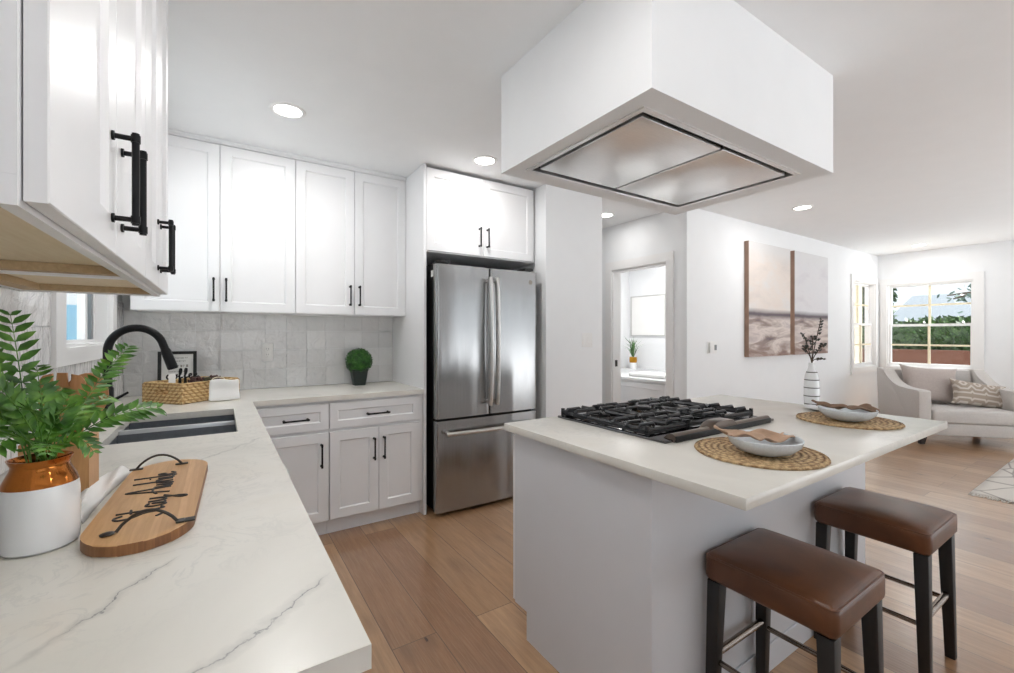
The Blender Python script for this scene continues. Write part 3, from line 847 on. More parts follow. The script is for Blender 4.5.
# ------------------------------------------------------------------ refrigerator
fr = thing('refrigerator', 'stainless french-door refrigerator with bottom freezer drawer', 'refrigerator', (1.655, 3.1, 0))
FX0, FX1, FY = 1.229, 2.088, 2.742
MB().box(FX0+0.012, FX1-0.012, FY+0.066, 3.46, 0.03, 1.745, 0.004).build('body', M['black_plastic'], fr)
for sx in (FX0+0.05, FX1-0.05): MB().cyl((sx, FY+0.11, 0), (sx, FY+0.11, 0.029), 0.022).build('foot', M['black_plastic'], fr)
def fdoor(name, x0, x1, z0, z1):
    mb = MB()
    y0, y1, n = FY, FY+0.06, 14
    sec = []
    for i in range(n+1):
        t = i/n
        ed = min(t, 1-t)*(x1-x0)
        rad = 0.018
        dr = 0 if ed > rad else rad-math.sqrt(max(0, rad*rad-(rad-ed)**2))
        sec.append((x0+(x1-x0)*t, y0+0.012*(2*t-1)**2+dr))
    xs = sorted({x0+(x1-x0)*i/n for i in range(n+1)} | {x0+k for k in (0.002, 0.005, 0.010, 0.018)} | {x1-k for k in (0.002, 0.005, 0.010, 0.018)})
    poly = []
    for x in xs:
        t = (x-x0)/(x1-x0); ed = min(x-x0, x1-x); rad = 0.018
        dr = 0 if ed > rad else rad-math.sqrt(max(0, rad*rad-(rad-ed)**2))
        poly.append((x, y0+0.010*(2*t-1)**2+dr))
    poly += [(x1, y1), (x0, y1)]
    mb.prism(poly, XYZ, z0, z1, 0.0)
    return mb.build(name, M['steel'], fr, sharp=30)
dl = fdoor('door', FX0, 1.6545, 0.672, 1.735)
dr_ = fdoor('door', 1.6575, FX1, 0.672, 1.735)
fz = fdoor('freezer_drawer', FX0, FX1, 0.028, 0.655)
for dd, hx in ((dl, 1.628), (dr_, 1.684)):
    mb = MB()
    pts = catmull([(hx, FY-0.036, 0.745), (hx, FY-0.050, 0.85), (hx, FY-0.060, 1.2), (hx, FY-0.050, 1.56), (hx, FY-0.036, 1.66)], 6)
    mb.tube(pts, 0.0155, 16, sx=1.55)
    for zz in (0.77, 1.635): mb.cyl((hx, FY-0.040, zz), (hx, FY+0.008, zz), 0.013, n=12)
    mb.build('handle', M['steel_handle'], dd)
mb = MB(); mb.tube(catmull([(1.285, FY-0.036, 0.572), (1.40, FY-0.050, 0.572), (1.655, FY-0.058, 0.572), (1.91, FY-0.050, 0.572), (2.03, FY-0.036, 0.572)], 6), 0.014, 14)
for hx in (1.31, 2.005): mb.cyl((hx, FY-0.040, 0.572), (hx, FY+0.006, 0.572), 0.013, n=12)
mb.build('handle', M['steel_handle'], fz)
MB().cyl((2.018, FY+0.0075, 1.655), (2.018, FY+0.0030, 1.655), 0.017, n=28).build('badge', M['bar_metal'], dr_)
MB().box(FX0+0.0105, FX0+0.0118, FY+0.085, FY+0.125, 1.655, 1.70).build('sticker', M['paper'], fr)
for sx in (FX0+0.03, FX1-0.11): MB().box(sx, sx+0.08, FY+0.02, FY+0.14, 1.746, 1.766, 0.004).build('hinge_cover', M['black_plastic'], fr)

# ------------------------------------------------------------------ hood
hd = thing('range_hood', 'white boxed ceiling range hood above the island cooktop', 'range hood', (1.723, 1.28, 1.99))
HX0, HX1, HY0, HY1, HZ = 1.085, 2.357, 0.862, 1.703, 1.992
f0, f1, f2, f3 = 1.15, 2.235, 0.945, 1.60
mb = MB()
mb.cells([HX0, f0, f1, HX1], [HY0, f2, f3, HY1], lambda x, y: not (f0 < x < f1 and f2 < y < f3), XYZ, HZ, HZ+0.05)
mb.box(HX0, HX1, HY0, HY1, HZ+0.0501, 2.4395)
mb.build('housing', M['wall'], hd)
mb = MB(); mb.cells([f0, f0+0.020, f1-0.020, f1], [f2, f2+0.020, f3-0.020, f3], lambda x, y: not (f0+0.020 < x < f1-0.020 and f2+0.020 < y < f3-0.020), XYZ, HZ-0.006, HZ+0.03)
mb.build('trim_frame', M['hood_steel'], hd)
MB().box(f0+0.020, f1-0.020, f2+0.020, f3-0.020, HZ+0.012, HZ+0.049).build('vent_slot', M['black_plastic'], hd)
xm = 1.675
for a, b in ((f0+0.046, xm-0.009), (xm+0.009, f1-0.046)):
    MB().box(a, b, f2+0.046, f3-0.046, HZ-0.004, HZ+0.010, 0.002).build('perimeter_panel', M['hood_steel'], hd)

# ------------------------------------------------------------------ cooktop
KX0, KX1, KY0, KY1, KZ = 1.290, 2.040, 0.968, 1.548, 0.8705
ck = thing('gas_cooktop', 'black gas cooktop with cast iron grates set in the island', 'cooktop', ((KX0+KX1)/2, (KY0+KY1)/2, 0.870))
MB().box(KX0, KX1, KY0, KY1, KZ, KZ+0.010, 0.003).build('tray', M['tray_dark'], ck)
zt = KZ+0.040
for k in range(3):
    a = KX0+0.012+k*0.2435; b = a+0.239
    c, d = KY0+0.085, KY1-0.012
    mb = MB()
    s = 0.0058
    bar = lambda p, q, z=zt: mb.tube([(*p, z), (*q, z)], s*1.3, 4)
    for (p, q) in (((a+s, c), (a+s, d)), ((b-s, c), (b-s, d)), ((a, c+s), (b, c+s)), ((a, d-s), (b, d-s))): bar(p, q, zt-0.012); bar(p, q, zt-0.020)
    xm_ = (a+b)/2
    cys = [(c+(d-c)*0.27), (c+(d-c)*0.73)] if k != 1 else [(c+d)/2]
    bar((a, (c+d)/2), (b, (c+d)/2), zt-0.012)
    for t in (0.08, 0.2, 0.34, 0.66, 0.8, 0.92):
        yy = c+(d-c)*t
        for x0_, x1_ in ((a-0.002, a+0.082), (b-0.082, b+0.002)):
            up = zt+0.003
            mb.tube([(x0_, yy, zt-0.008), (x0_+0.008, yy, up), (x1_-0.008, yy, up), (x1_, yy, zt-0.006)] if x0_ < a else [(x0_, yy, zt-0.006), (x0_+0.008, yy, up), (x1_-0.008, yy, up), (x1_, yy, zt-0.008)], s*1.25, 6)
    for cy in cys:
        for an in (0.25, 0.75, 1.25, 1.75):
            p = (xm_+0.032*math.cos(an*PI), cy+0.032*math.sin(an*PI)); q = (xm_+0.085*math.cos(an*PI), cy+0.085*math.sin(an*PI))
            bar(p, q)
        bar((xm_, cy+0.03), (xm_, min(d, cy+0.12))); bar((xm_, cy-0.03), (xm_, max(c, cy-0.12)))
    for (px, py) in ((a+s, c+s), (b-s, c+s), (a+s, d-s), (b-s, d-s)): mb.box(px-s, px+s, py-s, py+s, KZ+0.0102, zt+0.004)
    mb.build('grate', M['iron'], ck)
    for cy in cys:
        r = 0.042 if k != 1 else 0.058
        bu = MB().lathe(xm_, cy, [(r+0.012, KZ+0.0101), (r+0.010, KZ+0.015), (r, KZ+0.017), (r, KZ+0.022)], 28).build('burner', M['tray_steel'], ck)
        MB().lathe(xm_, cy, [(r-0.004, KZ+0.0221), (r-0.002, KZ+0.026), (r-0.008, KZ+0.030), (0.002, KZ+0.031)], 28).build('burner_cap', M['dark_cap'], bu)
# rolled front rail with raised middle
mb = MB()
prof = [(0.958, 0.8705), (0.953, 0.884), (0.956, 0.898), (0.966, 0.908), (0.980, 0.909), (0.994, 0.903), (1.010, 0.890), (1.014, 0.8806), (1.010, 0.8806), (1.006, 0.8705)]
prof = [(0.962, 0.8706), (0.957, 0.884), (0.960, 0.894), (0.968, 0.900), (0.980, 0.900), (0.992, 0.894), (1.002, 0.884), (1.006, 0.8808)]
mb.prism(prof, lambda u, v, h: (h, u, v), KX0+0.040, 1.985)
mb.build('front_rail', M['bronze'], ck)
MB().box(KX0+0.042, 1.983, 0.9535, 0.9625, 0.8708, 0.893, 0.003).build('front_strip', M['black_plastic'], ck)
mb = MB()
mb.prism([(1.535, 0.890), (1.575, 0.914), (1.60, 0.919), (1.675, 0.919), (1.70, 0.914), (1.735, 0.890)], lambda u, v, h: (u, h, v), 0.954, 1.008, 0.006)
mb.build('control_housing', M['bronze'], ck)

# ------------------------------------------------------------------ placemats, bowls, napkins, vase, plate
pm0 = MB(); n = 64
def mat_f(u, v):
    a = 2*PI*u; r = 0.188*v
    return (r*math.cos(a)*(1+0.01*math.sin(7*a)), r*math.sin(a)*(1+0.01*math.cos(5*a)), 0.0085+0.0015*math.sin(r*330) - (0.004 if v > 0.97 else 0))
pm0.grid(mat_f, 72, 40, True)
pm0.lathe(0, 0, [(0.186, 0.0005), (0.189, 0.004), (0.187, 0.0075)], 72, True, False)
mat1 = pm0.build('placemat', M['seagrass'])
mat1.location = (1.445, 0.735, 0.8702)
tag(mat1, 'round woven seagrass placemat nearer the cooktop on the island', 'placemat', 'woven placemats on the island')
mat2 = mat1.copy(); C.objects.link(mat2); mat2.location = (2.305, 0.79, 0.8702); mat2.rotation_euler = (0, 0, 1.1)
mat2['label'] = 'round woven seagrass placemat at the living room end of the island'
bw = MB().lathe(0, 0, [(0.042, 0.0005), (0.047, 0.003), (0.075, 0.012), (0.098, 0.032), (0.104, 0.050), (0.1025, 0.052), (0.1005, 0.050), (0.094, 0.033), (0.072, 0.016), (0.03, 0.010)], 56)
b1 = bw.build('bowl', M['bowl'])
b1.location = (1.415, 0.70, 0.8802)
tag(b1, 'shallow white bowl with a tan napkin on the placemat by the cooktop', 'bowl', 'white bowls on placemats')
b2 = b1.copy(); C.objects.link(b2); b2.location = (2.26, 0.775, 0.8802)
b2['label'] = 'shallow white bowl on the far placemat beside the striped vase'
def napkin(loc, rz, label, seed, stretch=1.0, mat='napkin'):
    rnd = random.Random(seed)
    ph = [rnd.random()*6 for _ in range(6)]
    mb = MB()
    def f(u, v):
        x = (u-0.5)*0.215*stretch; y = (v-0.5)*(0.09+0.03*math.sin(3*u+ph[0]))
        rr = math.hypot(x, y)
        z = 0.040 + 0.009*math.sin(7*u+ph[1])*math.cos(5*v+ph[2]) + 0.005*math.sin(19*u+ph[3]+4*v) + 0.016*(1-u)**3
        return (x+0.008*math.sin(9*v+ph[4]), y+0.008*math.sin(13*u+ph[5]), max(z, 0.012+0.25*max(0, rr-0.03)))
    mb.grid(f, 44, 20)
    o = mb.build('napkin', M[mat])
    sol = o.modifiers.new('thickness', 'SOLIDIFY'); sol.thickness = 0.004; sol.offset = 1
    o.location = loc; o.rotation_euler = (0, 0, rz)
    rg = MB(); rg.tube([(0.0, 0.05*math.cos(a)*0.75, 0.042+0.022*math.sin(a)) for a in [2*PI*k/20 for k in range(20)]], 0.005, 8, closed=True)
    return tag(o, label, 'napkin', 'napkins in the bowls')
napkin((1.405, 0.715, 0.896), -0.55, 'crumpled tan napkin lying in the bowl beside the cooktop', 3)
napkin((2.26, 0.785, 0.893), -0.85, 'brown napkin lying in the bowl on the far placemat', 5, 1.05, 'napkin_brown')
vx, vy = 2.612, 1.052
vs = thing('vase', 'tall white bottle vase with thin dark stripes on the island edge', 'vase', (vx, vy, 0.8702))
prof = [(0.027, 0.0), (0.033, 0.010), (0.0355, 0.05), (0.035, 0.115), (0.0315, 0.160), (0.024, 0.183), (0.016, 0.200), (0.0135, 0.220), (0.015, 0.230), (0.012, 0.231), (0.010, 0.21)]
MB().lathe(0, 0, prof, 40, True, True).build('body', M['white_glaze'], vs, local=True)
def rad(z):
    for (r0, z0), (r1, z1) in zip(prof, prof[1:]):
        if z0 <= z <= z1: return r0+(r1-r0)*(z-z0)/(z1-z0)
for z in (0.016, 0.058, 0.101, 0.142, 0.182):
    MB().lathe(0, 0, [(rad(z-0.0022)+0.0008, z-0.0022), (rad(z)+0.0011, z), (rad(z+0.0022)+0.0008, z+0.0022)], 40, False, False).build('stripe', M['pewter'], vs, local=True)
tw = thing('eucalyptus_branches', 'dark dried eucalyptus sprigs standing in the striped vase', 'dried branches', (vx, vy, 1.096))
rnd = random.Random(11)
R_ = Vector((0.836, -0.548, 0))
for k, (dx, dz, n_) in enumerate(((-0.045, 0.155, 7), (0.062, 0.235, 9), (-0.015, 0.14, 6), (0.05, 0.10, 5), (0.075, 0.022, 4), (-0.06, 0.09, 5))):
    st = MB(); lf = MB()
    end = R_*dx*0.9+Vector((0, 0, dz))+Vector((rnd.uniform(-.02, .02), rnd.uniform(-.02, .02), 0))
    pts = [Vector((0, 0, -0.15)), Vector((0, 0, 0)), end*0.5+Vector((0, 0, 0.015)), end]
    pts = catmull(pts, 5)
    st.tube(pts, [0.0022]*len(pts), 6)
    for i in range(n_):
        t = 0.35+0.65*(i+1)/n_
        p = end*t+Vector((0, 0, 0.03*t*(1-t)))
        for s_ in (-1, 1):
            a = rnd.random()*6
            d = Vector((math.cos(a), math.sin(a), 0.3)).normalized()
            q = d.cross(Z).normalized()
            L = 0.016+0.006*rnd.random()
            lf.face([p, p+d*L*0.5+q*L*0.45, p+d*L, p+d*L*0.5-q*L*0.45])
            lf.face([p+Z*.002, p+d*L*0.5+q*L*0.15+Z*L*0.4, p+d*L+Z*.003, p+d*L*0.5-q*L*0.2-Z*L*0.35])
    so = st.build('stem', M['bark'], tw, local=True)
    lf.build('leaves', M['dark_leaf'], so, local=True, flat=True, normals=False)
pl = MB().lathe(0, 0, [(0.055, 0.0), (0.065, 0.003), (0.105, 0.014), (0.107, 0.016), (0.064, 0.008), (0.02, 0.006)], 48).build('plate', M['white_glaze'])
pl.location = (2.535, 0.945, 0.8703)
tag(pl, 'white plate on the island between the vase and the far placemat', 'plate')

# ------------------------------------------------------------------ stools
def make_stool(loc, label):
    t = thing('bar_stool', label, 'stool', loc, 0, 'brown leather stools at the island')
    W, D, H = 0.347, 0.362, 0.576
    mb = MB().box(-W/2, W/2, -D/2, D/2, H-0.098, H-0.012, 0.022, 4)
    bmesh.ops.subdivide_edges(mb.bm, edges=[e for e in mb.bm.edges if e.calc_length() > 0.15], cuts=6, use_grid_fill=True)
    for v in mb.bm.verts:
        if v.co.z > H-0.03:
            k = max(0, 1-(2*v.co.x/W)**4)*max(0, 1-(2*v.co.y/D)**4)
            v.co.z += 0.014*k
    mb.build('seat', M['leather'], t, local=True, sharp=60)
    mb = MB()
    rr = 0.02
    x, y, z = W/2-0.004, D/2-0.004, H-0.020
    loop = []
    for cx, cy, a0 in ((x-rr, y-rr, 0), (-x+rr, y-rr, PI/2), (-x+rr, -y+rr, PI), (x-rr, -y+rr, 1.5*PI)):
        loop += [(cx+rr*math.cos(a0+PI/2*k/5), cy+rr*math.sin(a0+PI/2*k/5), z) for k in range(6)]
    mb.tube(loop, 0.0035, 8, closed=True)
    mb.build('piping', M['leather'], t, local=True)
    hx, hy = W/2-0.030, D/2-0.030
    for sx in (-1, 1):
        for sy in (-1, 1):
            mb = MB()
            top = [(sx*hx+a*0.021, sy*hy+b*0.021, H-0.097) for a, b in ((-1, -1), (1, -1), (1, 1), (-1, 1))]
            ox, oy = sx*0.012, sy*0.012
            bot = [(sx*hx+ox+a*0.015, sy*hy+oy+b*0.015, 0.0) for a, b in ((-1, -1), (1, -1), (1, 1), (-1, 1))]
            vt = [mb.bm.verts.new(p) for p in top]; vb = [mb.bm.verts.new(p) for p in bot]
            mb.bm.faces.new(vt); mb.bm.faces.new(vb[::-1])
            for k in range(4): mb.bm.faces.new((vt[k], vb[k], vb[(k+1) % 4], vt[(k+1) % 4]))
            bmesh.ops.bevel(mb.bm, geom=list(mb.bm.edges), offset=0.003, segments=2, affect='EDGES', profile=0.5)
            mb.build('leg', M['leg_black'], t, local=True)
    for p, q, z in (((-hx, -hy), (hx, -hy), 0.246), ((-hx, hy), (hx, hy), 0.246), ((-hx, -hy), (-hx, hy), 0.226), ((hx, -hy), (hx, hy), 0.226)):
        e = 1.02
        a = Vector((p[0]*e, p[1]*e, z)); b = Vector((q[0]*e, q[1]*e, z)); d = (b-a).normalized()
        MB().cyl(a+d*0.014, b-d*0.014, 0.0115 if p[1] == q[1] else 0.0085, n=14).build('stretcher', M['bar_metal'], t, local=True)
    return t
st1 = make_stool((1.452, 0.640, 0), 'brown leather backless stool with black legs nearest the camera')
dup(st1, (2.215, 0.640, 0), 'brown leather backless stool farther along the island, nearer the living room')

# ------------------------------------------------------------------ counter things on the left
# fern in a white jar with a copper glazed neck
jx, jy = -0.268, 1.112
fp = thing('potted_fern', 'green fern in a white jar with copper neck on the left counter', 'plant', (jx, jy, ZC+0.0005))
jar = MB().lathe(0, 0, [(0.046, 0.0), (0.0505, 0.004), (0.0515, 0.02), (0.0515, 0.095), (0.050, 0.108), (0.0495, 0.112)], 48, True, False).build('jar', M['white_glaze'], fp, local=True)
MB().lathe(0, 0, [(0.0497, 0.1115), (0.047, 0.121), (0.0425, 0.131), (0.0385, 0.140), (0.0375, 0.147), (0.0415, 0.155), (0.0425, 0.158), (0.040, 0.158), (0.035, 0.148), (0.036, 0.128)], 48, False, True).build('copper_neck', M['copper'], jar, local=True)
tips = [((-0.321, 1.167, 1.291), 0.05, 12, 1.0), ((-0.300, 1.215, 1.190), 0.10, 9, 0.7), ((-0.172, 1.308, 1.226), 0.05, 20, 0.85), ((-0.106, 1.182, 1.094), 0.07, 14, 1.0),
        ((-0.337, 1.031, 1.215), 0.07, 11, 1.0), ((-0.35, 1.00, 1.138), 0.09, 11, 1.0), ((-0.190, 1.072, 1.035), 0.09, 11, 0.8), ((-0.299, 1.002, 1.070), 0.08, 10, 1.0),
        ((-0.271, 1.254, 1.140), 0.07, 12, 0.9), ((-0.205, 1.205, 1.095), 0.06, 12, 0.9), ((-0.262, 1.035, 1.125), 0.06, 10, 0.9), ((-0.235, 1.005, 1.055), 0.06, 9, 0.8),
        ((-0.225, 1.064, 1.120), 0.05, 10, 0.8), ((-0.196, 1.264, 1.115), 0.07, 13, 0.8), ((-0.38, 1.21, 1.24), 0.07, 12, 1.0), ((-0.40, 1.10, 1.17), 0.08, 11, 1.0),
        ((-0.31, 1.07, 1.16), 0.05, 10, 1.0), ((-0.275, 1.14, 1.16), 0.03, 10, 0.9), ((-0.24, 1.15, 1.13), 0.04, 11, 0.9), ((-0.30, 1.20, 1.10), 0.05, 10, 0.9), ((-0.33, 1.15, 1.12), 0.05, 10, 0.9)]
rnd = random.Random(4)
for tip, arch, nl, ls in tips:
    p0 = Vector((rnd.uniform(-.015, .015), rnd.uniform(-.015, .015), 0.13))
    p2 = Vector(tip)-Vector((jx, jy, ZC))
    p1 = (p0*0.55+p2*0.45)+Vector((0, 0, arch))
    bez = lambda t: p0*(1-t)**2+p1*2*t*(1-t)+p2*t*t
    mb = MB()
    mb.tube([bez(k/14) for k in range(15)], [0.0016*(1-k/18) for k in range(15)], 5)
    L = (p2-p0).length
    side0 = None
    for k in range(nl):
        t = 0.22+0.75*k/(nl-1)
        p = bez(t); tg = (bez(min(1, t+.02))-bez(t-.02)).normalized()
        sd = tg.cross(Z+Vector((0.3, -0.6, 0))).normalized()
        nrm = sd.cross(tg).normalized()
        ll = (0.041*ls)*math.sin(PI*min(1, 0.22+0.70*(1-(t-0.22)/0.78)))**0.7*(0.55+0.45*min(1, L/0.16))
        if k == nl-1: ll *= 0.7
        for s_ in (-1, 1):
            d = (sd*s_*0.8+tg*0.68+nrm*rnd.uniform(-.1, .25)).normalized()
            q = tg*0.85-d*0.25
            q = (q-d*q.dot(d)).normalized()
            wd = ll*0.135+0.0012
            nn = d.cross(q)*s_
            droop = Vector((0, 0, -ll*0.12))
            pa = [p, p+d*ll*0.30+q*wd, p+d*ll*0.65+q*wd*0.8+droop*0.4, p+d*ll+droop, p+d*ll*0.65-q*wd*0.75+droop*0.4, p+d*ll*0.30-q*wd]
            m1 = p+d*ll*0.30-nn*0.0015; m2 = p+d*ll*0.65-nn*0.0015+droop*0.4
            V = [mb.bm.verts.new(x) for x in pa]; a_, b_ = mb.bm.verts.new(m1), mb.bm.verts.new(m2)
            for q4 in ((V[0], V[1], a_), (V[1], V[2], b_, a_), (V[2], V[3], b_), (V[3], V[4], b_), (V[4], V[5], a_, b_), (V[5], V[0], a_)): mb.bm.faces.new(q4)
    mb.build('frond', M['fern'], fp, local=True, normals=False, sharp=80)

# serving board with handles and lettering
BT = 0.019
sbd = thing('serving_board', 'bamboo serving board with dark lettering and metal handles beside the fern jar', 'board', (-0.118, 1.272, ZC+0.0005))
def board_outline():
    pts = []
    w2, l2, r, bulge = 0.083, 0.266, 0.066, 0.026
    for cx, cy, a0 in ((w2-r, l2-r, 0), (-w2+r, l2-r, PI/2), (-w2+r, -l2+r, PI), (w2-r, -l2+r, 1.5*PI)):
        for k in range(9):
            a = a0+PI/2*k/8
            x, y = cx+r*math.cos(a), cy+r*math.sin(a)
            y += math.copysign(bulge*(1-(x/w2)**2), y)
            pts.append((x, y))
        if a0 == 0 or a0 == PI:
            s_ = 1 if a0 == 0 else -1
            for k in range(1, 6):
                x = s_*((w2-r)-(2*(w2-r))*k/6); pts.append((x, s_*(l2+bulge*(1-(x/w2)**2))))
    return pts
ang = math.radians(-2)
rot2 = lambda x, y: (x*math.cos(ang)-y*math.sin(ang), x*math.sin(ang)+y*math.cos(ang))
ol = [rot2(*p) for p in board_outline()]
sl = MB().prism(ol, XYZ, 0.0, BT, 0.0025).build('slab', M['bamboo'], sbd, local=True)
for_side = [p for p in sl.data.polygons if abs(p.normal.z) < 0.5]
sl.data.materials.append(M['bamboo_end'])
for p in for_side: p.material_index = 1
SCR = [[(0.42,.85),(.3,1.0),(.12,.9),(.15,.65),(.38,.4),(.4,.12),(.18,0),(0,.12)],
       [(.62,1.0),(.58,.3),(.62,.02),(.75,.08)], [(.48,.68),(.8,.72)],
       [(1.12,.38),(.98,.44),(.86,.3),(.9,.05),(1.02,.02),(1.12,.3),(1.13,.05),(1.22,.04)],
       [(1.3,.42),(1.32,.1),(1.42,.03),(1.55,.2),(1.58,.42),(1.56,.0),(1.5,-.35),(1.40,-.45),(1.36,-.32),(1.6,-.05),(1.75,.1)],
       [(2.05,.0),(2.25,.5),(2.45,1.05),(2.55,.5),(2.6,0)], [(2.0,.3),(2.3,.42),(2.66,.42)],
       [(2.7,.42),(2.75,.08),(2.85,.02),(2.95,.38),(2.99,.06),(3.09,.02),(3.19,.42)],
       [(3.3,1.0),(3.3,0)], [(3.3,.25),(3.43,.43),(3.53,.35),(3.55,.02)],
       [(3.71,.42),(3.72,.04),(3.81,.04)], [(3.72,.6),(3.725,.64)],
       [(3.93,1.05),(3.93,.05),(4.01,.02)],
       [(4.1,.22),(4.25,.28),(4.23,.44),(4.11,.38),(4.1,.1),(4.23,.0),(4.37,.12)]]
def script(mb, strokes, place, r, flat_=0.35):
    for s_ in strokes:
        pts = [place(p.x, p.y) for p in catmull([(a, b, 0) for a, b in s_], 5)]
        mb.tube(pts, r, 6)
U_ = 0.076
mb = MB()
script(mb, SCR, lambda a, b: (0.022-b*U_, -0.172+a*U_, BT+0.0003), 0.0025)
mb.build('lettering', M['wire'], sl, local=True)
for s_ in (-1, 1):
    y0 = s_*0.222
    mb = MB()
    xa, xb = (-0.038, 0.050) if s_ < 0 else (-0.066, 0.030)
    arch = [(xa+(xb-xa)*k/12, y0+s_*0.008, BT+0.003+0.030*math.sin(PI*k/12)**0.8) for k in range(13)]
    mb.tube(arch, 0.0028, 8)
    if s_ < 0:      # near handle ends: a small spoon bowl and a small fork head
        mb.lathe(xa-0.012, y0-0.008, [(0.002, BT+0.0005), (0.010, BT+0.0012), (0.011, BT+0.003), (0.006, BT+0.0048)], 18)
        mb.box(xb-0.002, xb+0.012, y0-0.017, y0+0.001, BT+0.0005, BT+0.004, 0.001, 1)
        for k in range(4): mb.box(xb+0.0121, xb+0.028, y0-0.017+k*0.0048, y0-0.017+k*0.0048+0.003, BT+0.0005, BT+0.0035)
    else:
        for x in (xa, xb): mb.box(x-0.014, x+0.014, y0+0.002, y0+0.014, BT+0.0005, BT+0.004, 0.001, 1)
    mb.build('handle', M['pewter'], sbd, local=True)
# white dish towel tucked beside the board
mb = MB()
def towel(u, v):
    y = 1.19+0.37*u
    x = -0.285+0.058*v+0.03*u*u
    return (x, y, ZC+0.002+0.019*math.sin(PI*v)**0.35*(0.8+0.2*math.sin(11*u+7*v))+0.005*math.sin(8*v+9*u)*math.sin(PI*v))
mb.grid(towel, 30, 12)
o = mb.build('dish_towel', M['cloth'], loc=(-0.24, 1.43, ZC))
sol = o.modifiers.new('thickness', 'SOLIDIFY'); sol.thickness = 0.002; sol.offset = -1
tag(o, 'folded white dish towel lying along the edge of the serving board', 'towel')
# bamboo utensil holder with wooden salad servers
uh = MB()
uh.cells([-0.365, -0.355, -0.262, -0.252], [1.37, 1.38, 1.46, 1.47], lambda x, y: not (-0.355 < x < -0.262 and 1.38 < y < 1.46), XYZ, ZC+0.0005, 1.01)
uh.box(-0.3549, -0.2621, 1.3801, 1.4599, ZC+0.0005, ZC+0.01)
tag(uh.build('utensil_holder', M['bamboo_up'], loc=(-0.31, 1.42, ZC)), 'square bamboo utensil holder behind the fern jar', 'utensil holder')
def server(loc, lean, label, fork):
    mb = MB()
    pr = lambda x, z, h: (x, h, z)
    mb.prism([(-0.009, 0.0), (0.009, 0.0), (0.010, 0.16), (-0.010, 0.16)], pr, -0.004, 0.004, 0.002)
    if fork:
        w_ = 0.040
        pts = [(-0.012, 0.155), (-0.036, 0.195), (-w_, 0.255), (-0.030, 0.272)]
        pts += [(-0.014, 0.276), (-0.013, 0.235), (-0.009, 0.235), (-0.008, 0.277), (0.010, 0.276), (0.011, 0.238), (0.015, 0.238), (0.016, 0.273), (0.032, 0.268), (w_, 0.255), (0.036, 0.195), (0.012, 0.155)]
    else:
        pts = [(-0.010, 0.155)] + [(-0.042*math.sin(a), 0.215-0.06*math.cos(a)) for a in [0.35+(2*PI-0.7)*k/24 for k in range(25)]] + [(0.010, 0.155)]
    mb.prism(pts, pr, -0.006, 0.006, 0.002)
    o = mb.build('salad_fork' if fork else 'salad_spoon', M['spoon_wood'])
    o.location = loc; o.rotation_euler = lean
    return tag(o, label, 'utensil')
server((-0.306, 1.405, ZC+0.012), (math.radians(-3), 0, 0.1), 'wooden slotted salad fork standing in the bamboo holder', True)
server((-0.306, 1.437, ZC+0.012), (math.radians(-3), math.radians(9), 0.1), 'wooden round salad spoon leaning right in the bamboo holder', False)

# ------------------------------------------------------------------ basket corner
bk = thing('basket', 'rectangular seagrass tray basket on the counter in the window corner', 'basket', (-0.13, 3.15, ZC+0.0005), math.radians(41))
BW, BD, BH = 0.36, 0.29, 0.105     # local x along the front right side, local y along the left side
def basket_wall(mb, x0, x1, y0, y1, hole=None):
    if hole:
        xs, zs = [y0, -0.045, 0.045, y1], [0, 0.050, 0.082, BH]
        mb.cells(xs, zs, lambda u, z: not (-0.045 < u < 0.045 and 0.050 < z < 0.082), lambda u, z, h: (h, u, z), x0, x1)
    else: mb.box(x0, x1, y0, y1, 0, BH, 0.006, 2)
mb = MB()
t = 0.014
basket_wall(mb, -BW/2, -BW/2+t, -BD/2, BD/2, True)
basket_wall(mb, BW/2-t, BW/2, -BD/2, BD/2, True)
basket_wall(mb, -BW/2+t, BW/2-t, -BD/2, -BD/2+t)
basket_wall(mb, -BW/2+t, BW/2-t, BD/2-t, BD/2)
mb.box(-BW/2+t, BW/2-t, -BD/2+t, BD/2-t, 0, 0.012)
mb.build('tray', M['basket'], bk, local=True)
mb = MB()
loop = []
for cx, cy, a0 in ((BW/2-.02, BD/2-.02, 0), (-BW/2+.02, BD/2-.02, PI/2), (-BW/2+.02, -BD/2+.02, PI), (BW/2-.02, -BD/2+.02, 1.5*PI)):
    loop += [(cx+0.015*math.cos(a0+PI/2*k/4), cy+0.015*math.sin(a0+PI/2*k/4), BH) for k in range(5)]
mb.tube(loop, 0.009, 10, closed=True)
mb.build('rim', M['basket'], bk, local=True)
